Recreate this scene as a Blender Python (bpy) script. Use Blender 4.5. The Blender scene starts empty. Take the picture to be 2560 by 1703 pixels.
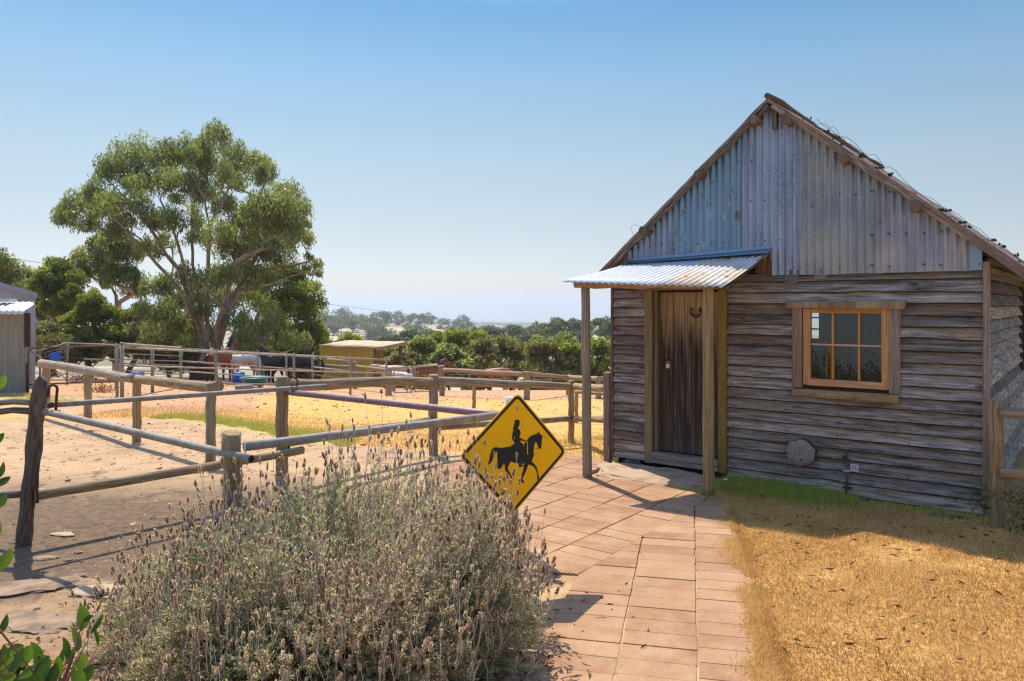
import bpy, math, random
import numpy as np
from mathutils import Vector, Matrix, noise as mnoise

rng = np.random.default_rng(7)
random.seed(7)
R = math.radians
SC = bpy.context.scene
COL = SC.collection

# ------------------------------------------------------------------ camera
H, FPX, HY = 1.95, 1920.0, 757.0
cam = bpy.data.cameras.new("camera")
camo = bpy.data.objects.new("camera", cam)
COL.objects.link(camo)
camo.location = (0, 0, H)
camo.rotation_euler = (R(90), 0, 0)
cam.sensor_width = 36.0
cam.lens = FPX / 2560 * 36.0
cam.shift_y = -(851.5 - HY) / 2560.0
cam.clip_start = 0.05
cam.clip_end = 30000
SC.camera = camo

# ------------------------------------------------------------------ sky, sun, exposure
SUN_EL = 58.0
SUN_DIR = Vector((-0.407 * math.cos(R(SUN_EL)), 0.913 * math.cos(R(SUN_EL)), math.sin(R(SUN_EL)))).normalized()
W = bpy.data.worlds.new("World")
SC.world = W
W.use_nodes = True
wn = W.node_tree
wn.nodes.clear()
sky = wn.nodes.new('ShaderNodeTexSky')
sky.sky_type = 'NISHITA'
sky.sun_disc = False
sky.sun_elevation = R(SUN_EL)
sky.sun_rotation = math.atan2(SUN_DIR.x, SUN_DIR.y)
sky.altitude = 100
sky.air_density = 1.0
sky.dust_density = 0.25
sky.ozone_density = 2.0
bg = wn.nodes.new('ShaderNodeBackground')
bg.inputs['Strength'].default_value = 0.15
wo = wn.nodes.new('ShaderNodeOutputWorld')
# deepen the blue up to the frame top, milky and slightly lavender at the horizon
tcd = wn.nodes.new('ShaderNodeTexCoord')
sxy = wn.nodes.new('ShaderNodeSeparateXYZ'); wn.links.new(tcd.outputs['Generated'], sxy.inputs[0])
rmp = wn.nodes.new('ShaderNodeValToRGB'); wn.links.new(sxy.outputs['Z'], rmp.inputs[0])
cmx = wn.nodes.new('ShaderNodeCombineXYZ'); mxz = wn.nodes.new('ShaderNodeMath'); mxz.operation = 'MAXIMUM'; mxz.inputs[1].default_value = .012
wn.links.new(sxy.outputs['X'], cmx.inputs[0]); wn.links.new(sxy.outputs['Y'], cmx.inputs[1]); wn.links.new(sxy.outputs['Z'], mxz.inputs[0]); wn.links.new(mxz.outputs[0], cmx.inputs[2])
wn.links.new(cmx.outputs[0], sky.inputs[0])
SKY_TINT = [(0.0, (.30, .325, .44)), (.03, (.335, .335, .405)), (.082, (.384, .338, .334)), (.183, (.452, .406, .345)), (.279, (.393, .434, .402)), (.36, (.275, .400, .415)), (.52, (1.0, 1.0, 1.05)), (1.0, (1.25, 1.22, 1.25))]  # brighter stops above the view are added as fill for shaded surfaces
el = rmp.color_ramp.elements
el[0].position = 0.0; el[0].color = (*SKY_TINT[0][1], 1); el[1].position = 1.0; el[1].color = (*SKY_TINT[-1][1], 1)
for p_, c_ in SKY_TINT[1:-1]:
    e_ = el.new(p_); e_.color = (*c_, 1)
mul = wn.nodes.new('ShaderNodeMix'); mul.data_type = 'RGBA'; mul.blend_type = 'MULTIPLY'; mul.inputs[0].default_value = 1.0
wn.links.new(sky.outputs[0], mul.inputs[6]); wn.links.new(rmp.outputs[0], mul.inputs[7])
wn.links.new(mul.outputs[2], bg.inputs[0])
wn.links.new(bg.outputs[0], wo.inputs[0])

sl = bpy.data.lights.new("sun", 'SUN')
sl.energy = 3.2
sl.angle = R(0.53)
sl.color = (1.0, 0.91, 0.77)
so = bpy.data.objects.new("sun", sl)
COL.objects.link(so)
so.rotation_euler = (-SUN_DIR).to_track_quat('-Z', 'Y').to_euler()
so.location = (-20, 40, 60)

vs = SC.view_settings
vs.view_transform = 'Standard'
vs.look = 'None'
vs.exposure = 0.98
vs.gamma = 1.0
SC.cycles.max_bounces = 8
SC.cycles.transparent_max_bounces = 8
SC.cycles.volume_bounces = 0
SC.cycles.use_denoising = True
SC.cycles.denoiser = 'OPENIMAGEDENOISE'
SC.cycles.denoising_input_passes = 'RGB_ALBEDO_NORMAL'
SC.cycles.denoising_prefilter = 'NONE'
SC.cycles.pixel_filter_type = 'BLACKMAN_HARRIS'
SC.cycles.filter_width = 1.3
SC.cycles.sample_clamp_indirect = 1.6
SC.cycles.use_adaptive_sampling = False
SC.cycles.volume_step_rate = 1.0


# ------------------------------------------------------------------ helpers
def tag(o, label=None, cat=None, group=None, kind=None):
    if label: o['label'] = label
    if cat: o['category'] = cat
    if group: o['group'] = group
    if kind: o['kind'] = kind
    return o


def empty(name, loc=(0, 0, 0), rz=0.0):
    o = bpy.data.objects.new(name, None)
    COL.objects.link(o)
    o.location = loc
    o.rotation_euler = (0, 0, rz)
    o.empty_display_size = 0.2
    return o


def thing(name, label, cat, loc=(0, 0, 0), rz=0.0, group=None):
    return tag(empty(name, loc, rz), label, cat, group)


def copy_tree(o, parent=None):
    c = o.copy()
    COL.objects.link(c)
    if parent is not None:
        c.parent = parent
        c.matrix_parent_inverse = o.matrix_parent_inverse
    for ch in list(o.children):
        copy_tree(ch, c)
    return c


def P(px, py, Y):
    """point at depth Y on the sight line of photo pixel (px, py)"""
    return Vector(((px - 1280) / FPX * Y, Y, H - (py - HY) / FPX * Y))


def vnoise(p, s=1.0, seed=0.0):
    return mnoise.noise(Vector((p[0] * s + seed, p[1] * s - seed * 1.7, p[2] * s + seed * 0.3)))


class MB:
    """collects shapes that become one mesh object"""

    def __init__(s):
        s.v = []; s.f = []; s.uv = []; s.t = []; s.sm = []; s.mi = []

    def face(s, idx, uvs, tint, smooth=False, mi=0):
        s.f.append(tuple(idx)); s.uv.extend(uvs); s.t.append(tint); s.sm.append(smooth); s.mi.append(mi)

    def bar(s, p0, p1, w, h, up=(0, 0, 1), tint=None, mi=0, taper=1.0, jit=0.0):
        """box along p0->p1, w across (side), h along up"""
        p0 = Vector(p0); p1 = Vector(p1)
        t = (p1 - p0); L = t.length; t.normalize()
        up = Vector(up)
        side = t.cross(up)
        if side.length < 1e-4:
            side = t.cross(Vector((1, 0, 0)))
        side.normalize(); up = side.cross(t).normalized()
        tint = random.random() if tint is None else tint
        b = len(s.v); o = random.random() * 9
        for p, k in ((p0, 1.0), (p1, taper)):
            for a, c in ((-1, -1), (1, -1), (1, 1), (-1, 1)):
                j = Vector((random.uniform(-jit, jit), random.uniform(-jit, jit), random.uniform(-jit, jit))) if jit else Vector((0, 0, 0))
                s.v.append(tuple(p + side * (a * w * .5 * k) + up * (c * h * .5 * k) + j))
        for i, j, wd in ((0, 1, w), (1, 2, h), (2, 3, w), (3, 0, h)):
            u0 = o + i * .37
            s.face((b + i, b + 4 + i, b + 4 + j, b + j), ((u0, o), (u0, o + L), (u0 + wd, o + L), (u0 + wd, o)), tint, mi=mi)
        s.face((b + 0, b + 1, b + 2, b + 3), ((o, 0), (o + w, 0), (o + w, h * .2), (o, h * .2)), tint * .8, mi=mi)
        s.face((b + 7, b + 6, b + 5, b + 4), ((o, 0), (o + w, 0), (o + w, h * .2), (o, h * .2)), tint * .8, mi=mi)

    def box(s, lo, hi, tint=None, mi=0):
        lo = Vector(lo); hi = Vector(hi); d = hi - lo; c = (lo + hi) * .5
        ax = max(range(3), key=lambda i: d[i])
        if ax == 0: s.bar((lo.x, c.y, c.z), (hi.x, c.y, c.z), d.y, d.z, (0, 0, 1), tint, mi)
        elif ax == 1: s.bar((c.x, lo.y, c.z), (c.x, hi.y, c.z), d.x, d.z, (0, 0, 1), tint, mi)
        else: s.bar((c.x, c.y, lo.z), (c.x, c.y, hi.z), d.x, d.y, (0, 1, 0), tint, mi)

    def tube(s, pts, rad, n=10, tint=None, wob=0.0, cap=True, mi=0, seed=None, wfreq=3.0):
        pts = [Vector(p) for p in pts]
        if not hasattr(rad, '__len__'): rad = [rad] * len(pts)
        tint = random.random() if tint is None else tint
        seed = random.random() * 50 if seed is None else seed
        t0 = (pts[1] - pts[0]).normalized()
        ref = Vector((0, 0, 1)) if abs(t0.z) < .9 else Vector((1, 0, 0))
        a = t0.cross(ref).normalized(); L = 0.0; o = random.random() * 9
        b = len(s.v)
        for i, p in enumerate(pts):
            t = ((pts[min(i + 1, len(pts) - 1)] - pts[max(i - 1, 0)])).normalized()
            a = (a - t * a.dot(t)).normalized(); c = t.cross(a)
            if i: L += (p - pts[i - 1]).length
            for k in range(n):
                an = 2 * math.pi * k / n
                r = rad[i]
                if wob: r *= 1 + wob * mnoise.noise(Vector((math.cos(an) * 1.2 + seed, math.sin(an) * 1.2, L * wfreq)))
                s.v.append(tuple(p + a * (math.cos(an) * r) + c * (math.sin(an) * r)))
            if i:
                Lp = L - (p - pts[i - 1]).length
                for k in range(n):
                    k2 = (k + 1) % n
                    b0 = b + (i - 1) * n; b1 = b + i * n
                    u0 = o + 2 * math.pi * rad[i] * k / n; u1 = o + 2 * math.pi * rad[i] * (k + 1) / n
                    s.face((b0 + k, b0 + k2, b1 + k2, b1 + k), ((u0, o + Lp), (u1, o + Lp), (u1, o + L), (u0, o + L)), tint, True, mi)
        if cap:
            m = len(pts) - 1
            uvc = [(o + math.cos(2 * math.pi * k / n) * rad[0], o + .02 * math.sin(2 * math.pi * k / n)) for k in range(n)]
            s.face([b + k for k in reversed(range(n))], uvc[::-1], tint * .7, False, mi)
            s.face([b + m * n + k for k in range(n)], uvc, tint * .7, False, mi)

    def lathe(s, c, prof, n=12, tint=.5, mi=0, axis=(0, 0, 1)):
        """profile of (radius, height) spun round axis at c"""
        ax = Vector(axis).normalized()
        a = ax.cross(Vector((1, 0, 0)) if abs(ax.x) < .9 else Vector((0, 1, 0))).normalized(); d = ax.cross(a)
        c = Vector(c); b = len(s.v)
        for r, h in prof:
            for k in range(n):
                an = 2 * math.pi * k / n
                s.v.append(tuple(c + ax * h + a * (r * math.cos(an)) + d * (r * math.sin(an))))
        for i in range(len(prof) - 1):
            for k in range(n):
                k2 = (k + 1) % n
                s.face((b + i * n + k, b + i * n + k2, b + (i + 1) * n + k2, b + (i + 1) * n + k), ((k, i), (k + 1, i), (k + 1, i + 1), (k, i + 1)), tint, True, mi)

    def poly(s, pts, tint=.5, mi=0):
        b = len(s.v)
        s.v.extend(tuple(p) for p in pts)
        s.face(range(b, b + len(pts)), [(p[0], p[1]) for p in pts], tint, False, mi)

    def prism(s, pts, vec, tint=.5, mi=0):
        """polygon pts extruded by vec (closed)"""
        vec = Vector(vec); n = len(pts); b = len(s.v)
        s.v.extend(tuple(p) for p in pts)
        s.v.extend(tuple(Vector(p) + vec) for p in pts)
        s.face(list(range(b, b + n))[::-1], [(p[0], p[1]) for p in pts][::-1], tint, False, mi)
        s.face(range(b + n, b + 2 * n), [(p[0], p[1]) for p in pts], tint, False, mi)
        for k in range(n):
            k2 = (k + 1) % n
            s.face((b + k, b + k2, b + n + k2, b + n + k), ((0, 0), (.1, 0), (.1, .1), (0, .1)), tint, False, mi)

    def grid(s, P2, tint=.5, smooth=True, mi=0, flip=False, uvs=None, tints=None):
        """P2[i][j] points; quads between"""
        ni = len(P2); nj = len(P2[0]); b = len(s.v)
        for row in P2:
            s.v.extend(tuple(p) for p in row)
        for i in range(ni - 1):
            for j in range(nj - 1):
                q = [b + i * nj + j, b + i * nj + j + 1, b + (i + 1) * nj + j + 1, b + (i + 1) * nj + j]
                if uvs: uq = [uvs[i][j], uvs[i][j + 1], uvs[i + 1][j + 1], uvs[i + 1][j]]
                else: uq = [(j * .1, i * .1), (j * .1 + .1, i * .1), (j * .1 + .1, i * .1 + .1), (j * .1, i * .1 + .1)]
                if flip: q.reverse(); uq.reverse()
                s.face(q, uq, tint if tints is None else tints[j], smooth, mi)

    def build(s, name, mats, parent=None, bevel=0.0, seg=1, label=None):
        me = bpy.data.meshes.new(name)
        me.from_pydata(s.v, [], s.f)
        uvl = me.uv_layers.new(name='UVMap')
        uvl.data.foreach_set('uv', np.array(s.uv, dtype=np.float32).ravel())
        at = me.attributes.new('tint', 'FLOAT', 'FACE')
        at.data.foreach_set('value', np.array(s.t, dtype=np.float32))
        me.polygons.foreach_set('use_smooth', np.array(s.sm, dtype=bool))
        me.polygons.foreach_set('material_index', np.array(s.mi, dtype=np.int32))
        for m in (mats if isinstance(mats, (list, tuple)) else [mats]):
            me.materials.append(m)
        me.update()
        o = bpy.data.objects.new(name, me)
        COL.objects.link(o)
        if parent is not None: o.parent = parent
        if bevel:
            bm = o.modifiers.new('bevel', 'BEVEL')
            bm.width = bevel; bm.segments = seg; bm.limit_method = 'ANGLE'; bm.angle_limit = R(40)
        if label: o['label'] = label
        return o


def np_mesh(name, verts, faces_n, tint, mat, parent=None, smooth=False):
    """verts (N,3) grouped as polygons of faces_n vertices each, tint per polygon"""
    n = len(verts); nf = n // faces_n
    me = bpy.data.meshes.new(name)
    me.vertices.add(n)
    me.vertices.foreach_set('co', np.ascontiguousarray(verts, dtype=np.float32).ravel())
    me.loops.add(n)
    me.loops.foreach_set('vertex_index', np.arange(n, dtype=np.int32))
    me.polygons.add(nf)
    me.polygons.foreach_set('loop_start', np.arange(0, n, faces_n, dtype=np.int32))
    me.polygons.foreach_set('loop_total', np.full(nf, faces_n, dtype=np.int32))
    at = me.attributes.new('tint', 'FLOAT', 'FACE')
    at.data.foreach_set('value', np.asarray(tint, dtype=np.float32))
    me.materials.append(mat)
    me.update(calc_edges=True)
    o = bpy.data.objects.new(name, me)
    COL.objects.link(o)
    if parent is not None: o.parent = parent
    return o


def unit(a):
    return a / np.maximum(np.linalg.norm(a, axis=-1, keepdims=True), 1e-9)


def leaf_quads(c, d, L, Wd, rg=rng, bend=0.0):
    """rhombus leaves: centre c, direction d, length L, width Wd -> (N*4,3)"""
    n = len(c)
    d = unit(d)
    rnd = unit(rg.normal(size=(n, 3)))
    s = unit(np.cross(d, rnd))
    L = np.broadcast_to(np.asarray(L, float).reshape(-1, 1), (n, 1)); Wd = np.broadcast_to(np.asarray(Wd, float).reshape(-1, 1), (n, 1))
    a = c - d * L * .5; b = c + d * L * .5
    m = c - d * L * .08
    if bend:
        nn = np.cross(d, s); m = m + nn * L * bend
    q = np.stack([a, m + s * Wd * .5, b, m - s * Wd * .5], axis=1)
    return q.reshape(-1, 3)


# ------------------------------------------------------------------ materials
def mk(name):
    m = bpy.data.materials.new(name); m.use_nodes = True
    nt = m.node_tree; nt.nodes.clear()
    out = nt.nodes.new('ShaderNodeOutputMaterial')
    return m, nt, out


class NT:
    def __init__(s, nt): s.nt = nt

    def n(s, typ, ins=None, **kw):
        x = s.nt.nodes.new(typ)
        for k, v in kw.items(): setattr(x, k, v)
        for k, v in (ins or {}).items():
            if hasattr(v, 'is_output') or isinstance(v, bpy.types.NodeSocket): s.nt.links.new(v, x.inputs[k])
            else: x.inputs[k].default_value = v
        return x

    def noise(s, vec, scale, detail=4, rough=.55, dist=0.0):
        return s.n('ShaderNodeTexNoise', {'Vector': vec, 'Scale': scale, 'Detail': detail, 'Roughness': rough, 'Distortion': dist}).outputs['Fac']

    def map(s, vec, scale=(1, 1, 1), loc=(0, 0, 0)):
        return s.n('ShaderNodeMapping', {'Vector': vec, 'Scale': scale, 'Location': loc}).outputs[0]

    def ramp(s, fac, stops, interp='LINEAR'):
        r = s.n('ShaderNodeValToRGB', {'Fac': fac}); r.color_ramp.interpolation = interp
        e = r.color_ramp.elements
        while len(e) > 1: e.remove(e[-1])
        e[0].position = stops[0][0]; c = stops[0][1]; e[0].color = (*c, 1) if len(c) == 3 else c
        for p, c in stops[1:]:
            x = e.new(p); x.color = (*c, 1) if len(c) == 3 else c
        return r.outputs['Color']

    def rng(s, v, a, b, c=0.0, d=1.0, clamp=True):
        r = s.n('ShaderNodeMapRange', {'Value': v, 'From Min': a, 'From Max': b, 'To Min': c, 'To Max': d}); r.clamp = clamp
        return r.outputs[0]

    def mix(s, fac, a, b, mode='MIX'):
        x = s.n('ShaderNodeMix', data_type='RGBA', blend_type=mode)
        for k, v in ((0, fac), (6, a), (7, b)):
            if isinstance(v, bpy.types.NodeSocket): s.nt.links.new(v, x.inputs[k])
            else: x.inputs[k].default_value = v if k == 0 else ((*v, 1) if len(v) == 3 else v)
        return x.outputs[2]

    def math(s, op, a, b=0.0, c=0.0):
        x = s.n('ShaderNodeMath', operation=op)
        for k, v in ((0, a), (1, b), (2, c)):
            if isinstance(v, bpy.types.NodeSocket): s.nt.links.new(v, x.inputs[k])
            else: x.inputs[k].default_value = v
        return x.outputs[0]

    def attr(s, name): return s.n('ShaderNodeAttribute', attribute_name=name).outputs['Fac']

    def bump(s, h, strength=.3, dist=.01):
        return s.n('ShaderNodeBump', {'Height': h, 'Strength': strength, 'Distance': dist}).outputs[0]

    def bsdf(s, out, col, rough=.8, metal=0.0, normal=None, spec=.3, **kw):
        ins = {'Base Color': col if isinstance(col, bpy.types.NodeSocket) else (*col, 1), 'Roughness': rough, 'Metallic': metal, 'Specular IOR Level': spec}
        if normal is not None: ins['Normal'] = normal
        ins.update(kw)
        b = s.n('ShaderNodeBsdfPrincipled', ins)
        s.nt.links.new(b.outputs[0], out.inputs[0])
        return b


def wood(name, dark, light, third=None, third_amt=.35, gu=70, gv=2.2, rough=.85, bump=.5, tintamt=.35, lo=.36, hi=.64, knots=.0, dirt=None):
    m, nt, out = mk(name); n = NT(nt)
    uv = n.n('ShaderNodeTexCoord').outputs['UV']
    t = n.attr('tint')
    off = n.n('ShaderNodeCombineXYZ', {'X': n.math('MULTIPLY', t, 13.7), 'Y': n.math('MULTIPLY', t, 29.3), 'Z': 0.0}).outputs[0]
    v = n.n('ShaderNodeVectorMath', {0: uv, 1: off}, operation='ADD').outputs[0]
    warp = n.n('ShaderNodeTexNoise', {'Vector': n.map(v, (9, 1.6, 1)), 'Scale': 1.0, 'Detail': 2.0}).outputs['Color']
    w2 = n.n('ShaderNodeVectorMath', {0: warp, 1: (.022, .02, 0)}, operation='MULTIPLY').outputs[0]
    v = n.n('ShaderNodeVectorMath', {0: v, 1: w2}, operation='ADD').outputs[0]
    g = n.noise(n.map(v, (gu, gv, 1)), 1.0, 7, .62)
    c = n.ramp(g, [(lo, dark), (hi, light)])
    if third:
        p = n.noise(n.map(v, (7, 1.1, 1)), 1.0, 3)
        c = n.mix(n.rng(p, .45, .65, 0, third_amt), c, third)
    fine = n.noise(n.map(v, (gu * 3.5, gv * 3, 1)), 1.0, 3)
    c = n.mix(n.rng(fine, .38, .5, .45, 0), c, tuple(x * .35 for x in dark))
    if knots:
        vo = n.n('ShaderNodeTexVoronoi', {'Vector': n.map(v, (5.5, 1.9, 1)), 'Scale': 1.0}, feature='F1').outputs['Distance']
        kn = n.rng(vo, .05, .13, knots, 0)
        c = n.mix(kn, c, tuple(x * .4 for x in dark))
    if dirt:
        ob = n.n('ShaderNodeTexCoord').outputs['Object']
        dn = n.noise(ob, 1.7, 4)
        c = n.mix(n.rng(dn, .5, .7, 0, .5), c, dirt)
    hsv = n.n('ShaderNodeHueSaturation', {'Color': c, 'Value': n.rng(t, 0, 1, 1 - tintamt, 1 + tintamt, False), 'Saturation': n.rng(n.math('FRACT', n.math('MULTIPLY', t, 7.13)), 0, 1, .75, 1.2), 'Hue': .5, 'Fac': 1.0}).outputs[0]
    h = n.math('ADD', n.math('MULTIPLY', g, 1.0), n.math('MULTIPLY', fine, .5))
    n.bsdf(out, hsv, rough, 0, n.bump(h, bump, .006), .25)
    return m


def plain(name, col, rough=.6, metal=0.0, var=.25, scale=8.0, bump=0.0, spec=.4, col2=None, lo=.4, hi=.65):
    m, nt, out = mk(name); n = NT(nt)
    ob = n.n('ShaderNodeTexCoord').outputs['Object']
    a = n.noise(ob, scale, 5, .6)
    c = n.mix(n.rng(a, lo, hi), col, col2 if col2 else tuple(max(0, x * (1 - var)) for x in col))
    t = n.attr('tint')
    c = n.n('ShaderNodeHueSaturation', {'Color': c, 'Value': n.rng(t, 0, 1, .85, 1.15), 'Fac': 1.0}).outputs[0]
    n.bsdf(out, c, rough, metal, n.bump(n.noise(ob, scale * 6, 4), bump, .01) if bump else None, spec)
    return m


def galv(name, base, stain, metal=.35, rough=.5, rust=0.0, speck=.5, streak=.5, light=None):
    """weathered corrugated iron"""
    m, nt, out = mk(name); n = NT(nt)
    ob = n.n('ShaderNodeTexCoord').outputs['Object']
    t = n.attr('tint')
    st = n.noise(n.map(ob, (16, 16, .9)), 1.0, 5, .6)
    c = n.mix(n.rng(st, .38, .66, 0, streak), base, stain)
    bl = n.noise(n.map(ob, (2.2, 2.2, 1.5)), 1.0, 4)
    if light: c = n.mix(n.rng(bl, .45, .65, 0, .7), c, light)
    sp = n.noise(n.map(ob, (95, 95, 60)), 1.0, 3, .7)
    c = n.mix(n.math('MULTIPLY', n.rng(sp, .5, .66, 0, speck), n.rng(n.noise(ob, 2.6, 3), .38, .6)), c, tuple(x * .35 for x in stain))
    r = n.rng(n.noise(n.map(ob, (9, 9, 5), (3, 1, 7)), 1.0, 5, .65), .66 - rust * .16, .73 - rust * .16, 0, .85)
    if rust > 0: c = n.mix(r, c, (.20, .075, .025))
    if rust > .3:
        vo = n.n('ShaderNodeTexVoronoi', {'Vector': n.map(ob, (13.1, .2, 5.6)), 'Scale': 1.0, 'Randomness': .55}, feature='F1')
        pick = n.rng(n.n('ShaderNodeSeparateColor', {0: vo.outputs['Color']}).outputs[0], .55, .6)
        dd = n.math('ADD', vo.outputs['Distance'], n.math('MULTIPLY', n.math('SUBTRACT', sp, .5), .25))
        c = n.mix(n.math('MULTIPLY', n.rng(dd, .20, .30, .75, 0), pick), c, (.50, .50, .46))
        c = n.mix(n.math('MULTIPLY', n.rng(dd, .10, .19, .9, 0), n.math('MULTIPLY', pick, n.rng(n.n('ShaderNodeSeparateColor', {0: vo.outputs['Color']}).outputs[1], .3, .5))), c, (.17, .06, .025))
    c = n.n('ShaderNodeHueSaturation', {'Color': c, 'Value': n.rng(t, 0, 1, .8, 1.2), 'Fac': 1.0}).outputs[0]
    n.bsdf(out, c, rough, metal, n.bump(sp, .08, .004), .4)
    return m


def leafmat(name, a, b, c=None, transl=.35, rough=.55, spec=.25):
    m, nt, out = mk(name); n = NT(nt)
    t = n.attr('tint')
    stops = [(0.0, a), (1.0, b)] if c is None else [(0.0, a), (.5, b), (1.0, c)]
    col = n.ramp(t, stops)
    p = n.n('ShaderNodeBsdfPrincipled', {'Base Color': col, 'Roughness': rough, 'Specular IOR Level': spec})
    tr = n.n('ShaderNodeBsdfTranslucent', {'Color': n.mix(.5, col, n.mix(1.0, col, (1.5, 1.7, .7), 'MULTIPLY'))})
    mx = n.n('ShaderNodeMixShader', {0: transl, 1: p.outputs[0], 2: tr.outputs[0]})
    nt.links.new(mx.outputs[0], out.inputs[0])
    return m


M = {}
M['board'] = wood('weathered_board', (.10, .076, .058), (.49, .405, .34), (.31, .205, .13), .6, gu=42, gv=2.2, bump=1.0, tintamt=.42, knots=.8)
M['board_side'] = wood('weathered_side_board', (.12, .10, .085), (.40, .345, .29), (.09, .085, .085), .6, gu=45, gv=3, bump=.6, tintamt=.5)
M['greyplank'] = wood('grey_plank', (.13, .115, .10), (.36, .32, .28), (.22, .15, .10), .4, bump=.6)
M['post'] = wood('weathered_post', (.19, .13, .07), (.46, .34, .205), (.30, .25, .12), .5, gu=60, gv=1.6, bump=.5, tintamt=.12)
M['log'] = wood('fence_log', (.17, .12, .07), (.48, .37, .245), (.31, .215, .11), .5, gu=40, gv=2.5, bump=.7, tintamt=.15)
M['oldpost'] = wood('old_split_post', (.045, .034, .026), (.20, .15, .11), (.27, .19, .12), .5, gu=45, gv=1.8, bump=1.0, tintamt=.15)
M['ochre'] = wood('ochre_paint_wood', (.17, .115, .038), (.32, .23, .085), (.24, .18, .09), .5, gu=60, gv=1.6, bump=.3, tintamt=.1)
M['warmwood'] = wood('varnished_cedar', (.42, .175, .055), (.68, .36, .14), (.58, .28, .11), .3, gu=90, gv=1.4, bump=.2, tintamt=.1, rough=.5)
M['trimwood'] = wood('window_trim_wood', (.17, .11, .075), (.42, .30, .22), (.3, .2, .14), .4, gu=75, gv=1.5, bump=.5, tintamt=.1)
M['beam'] = wood('rough_beam', (.30, .14, .045), (.58, .33, .12), (.24, .11, .04), .5, gu=35, gv=3, bump=.9, tintamt=.1)
M['rafter'] = wood('dark_rafter', (.09, .06, .04), (.27, .185, .125), (.2, .07, .045), .4, gu=50, gv=2.5, bump=.8)
M['darkwood'] = wood('dark_brown_wood', (.035, .02, .013), (.12, .065, .04), bump=.5)
M['iron'] = plain('rusty_iron', (.13, .045, .028), .75, .3, .6, 30, .3, col2=(.055, .022, .016))
M['wire'] = plain('rusty_wire', (.10, .06, .045), .7, .5, .4, 30)
M['galvpipe'] = plain('galvanised_pipe', (.32, .28, .23), .7, .05, .25, 14, .06, col2=(.22, .185, .145))
M['rustpipe'] = plain('rust_streaked_pipe', (.40, .34, .29), .55, .3, .4, 6, .06, col2=(.26, .13, .07), lo=.48, hi=.7)
M['purplepipe'] = plain('purple_brown_pipe', (.22, .115, .115), .5, .2, .4, 25, .25, col2=(.30, .19, .20))
M['redpipe'] = plain('red_oxide_pipe', (.15, .06, .045), .6, .2, .4, 9, .1)
M['black'] = plain('matte_black', (.018, .016, .015), .7)
M['white'] = plain('white_paint', (.78, .76, .73), .55, 0, .12)
M['blue'] = plain('blue_plastic', (.02, .12, .55), .45, 0, .2, 3)
M['greenplastic'] = plain('green_plastic', (.05, .18, .15), .45, 0, .3, 5)
M['rope'] = plain('pale_blue_rope', (.35, .6, .75), .8)


# ------------------------------------------------------------------ terrain height
_FY = np.array([0, 40, 50, 60, 80, 120, 250, 500, 900, 1900, 4000, 9000, 20000.])
_FZ = np.array([-3, -3.2, -3.9, -5.3, -10, -15, -20, -25, -30, -76, -112, -190, -380.])


def gz(x, y):
    x = np.asarray(x, float); y = np.asarray(y, float)
    yy = np.maximum(y, 1.0)
    t = x / yy
    k = np.interp(t, [-.38, -.10], [.07, .093])
    s = y - 10.5
    z1 = -k * .5 * (s + np.sqrt(s * s + 4.0)) + k * .11
    z1 = np.where(y < 6, z1 * np.clip((y - 2) / 4, 0, 1), z1)
    z2 = np.interp(np.log(yy), np.log(np.maximum(_FY, 1)), _FZ)
    # straw hill on the left at 600-900 m, wooded rise on the right at 250 m
    z2 = z2 + 9.0 * np.exp(-((y - 820) / 260) ** 2) * np.clip((.0 - t) / .12, 0, 1) - 14.0 * np.exp(-((y - 900) / 300) ** 2) * np.clip((t + .02) / .1, 0, 1)
    z2 = z2 + 11.0 * np.exp(-((y - 270) / 90) ** 2) * np.clip((t - .0) / .08, 0, 1)
    z2 = z2 + 1.6 * np.sin(x * .011 + 1) * np.sin(y * .009) * np.clip((y - 150) / 300, 0, 1)
    w = np.clip((y - 44) / 16, 0, 1); w = w * w * (3 - 2 * w)
    return z1 * (1 - w) + z2 * w


def gpt(px, py):
    """terrain point seen at photo pixel"""
    a = (py - HY) / FPX; b = (px - 1280) / FPX
    Y = np.geomspace(1.5, 600, 24000)
    Y = Y[np.argmax(H - a * Y <= gz(b * Y, Y))]
    return Vector((b * Y, Y, float(gz(b * Y, Y))))


def G(x, y):
    return float(gz(x, y))
HAZE = 2.6e-4
# ------------------------------------------------------------------ ground
CAB_O = np.array([1.266, 9.458]); CAB_U = np.array([.795, -.607]); CAB_B = np.array([.607, .795])
CAB_RZ = math.atan2(-.607, .795)


def cab_sd(x, y):
    """cabin coordinates: along the front wall, distance out from it"""
    dx = x - CAB_O[0]; dy = y - CAB_O[1]
    return dx * CAB_U[0] + dy * CAB_U[1], -(dx * CAB_B[0] + dy * CAB_B[1])


_BX = np.array([-40, -16, -6.7, -5.3, -4.22, -2.41, -1.0, .6, 1.3, 40])
_BY = np.array([16.5, 15.6, 15.1, 13.9, 12.75, 11.0, 10.45, 9.95, 9.5, 9.0])


def yard_edge(x): return np.interp(x, _BX, _BY)


def path_right(y): return 1.29 + (y - 3.97) * .205


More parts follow.
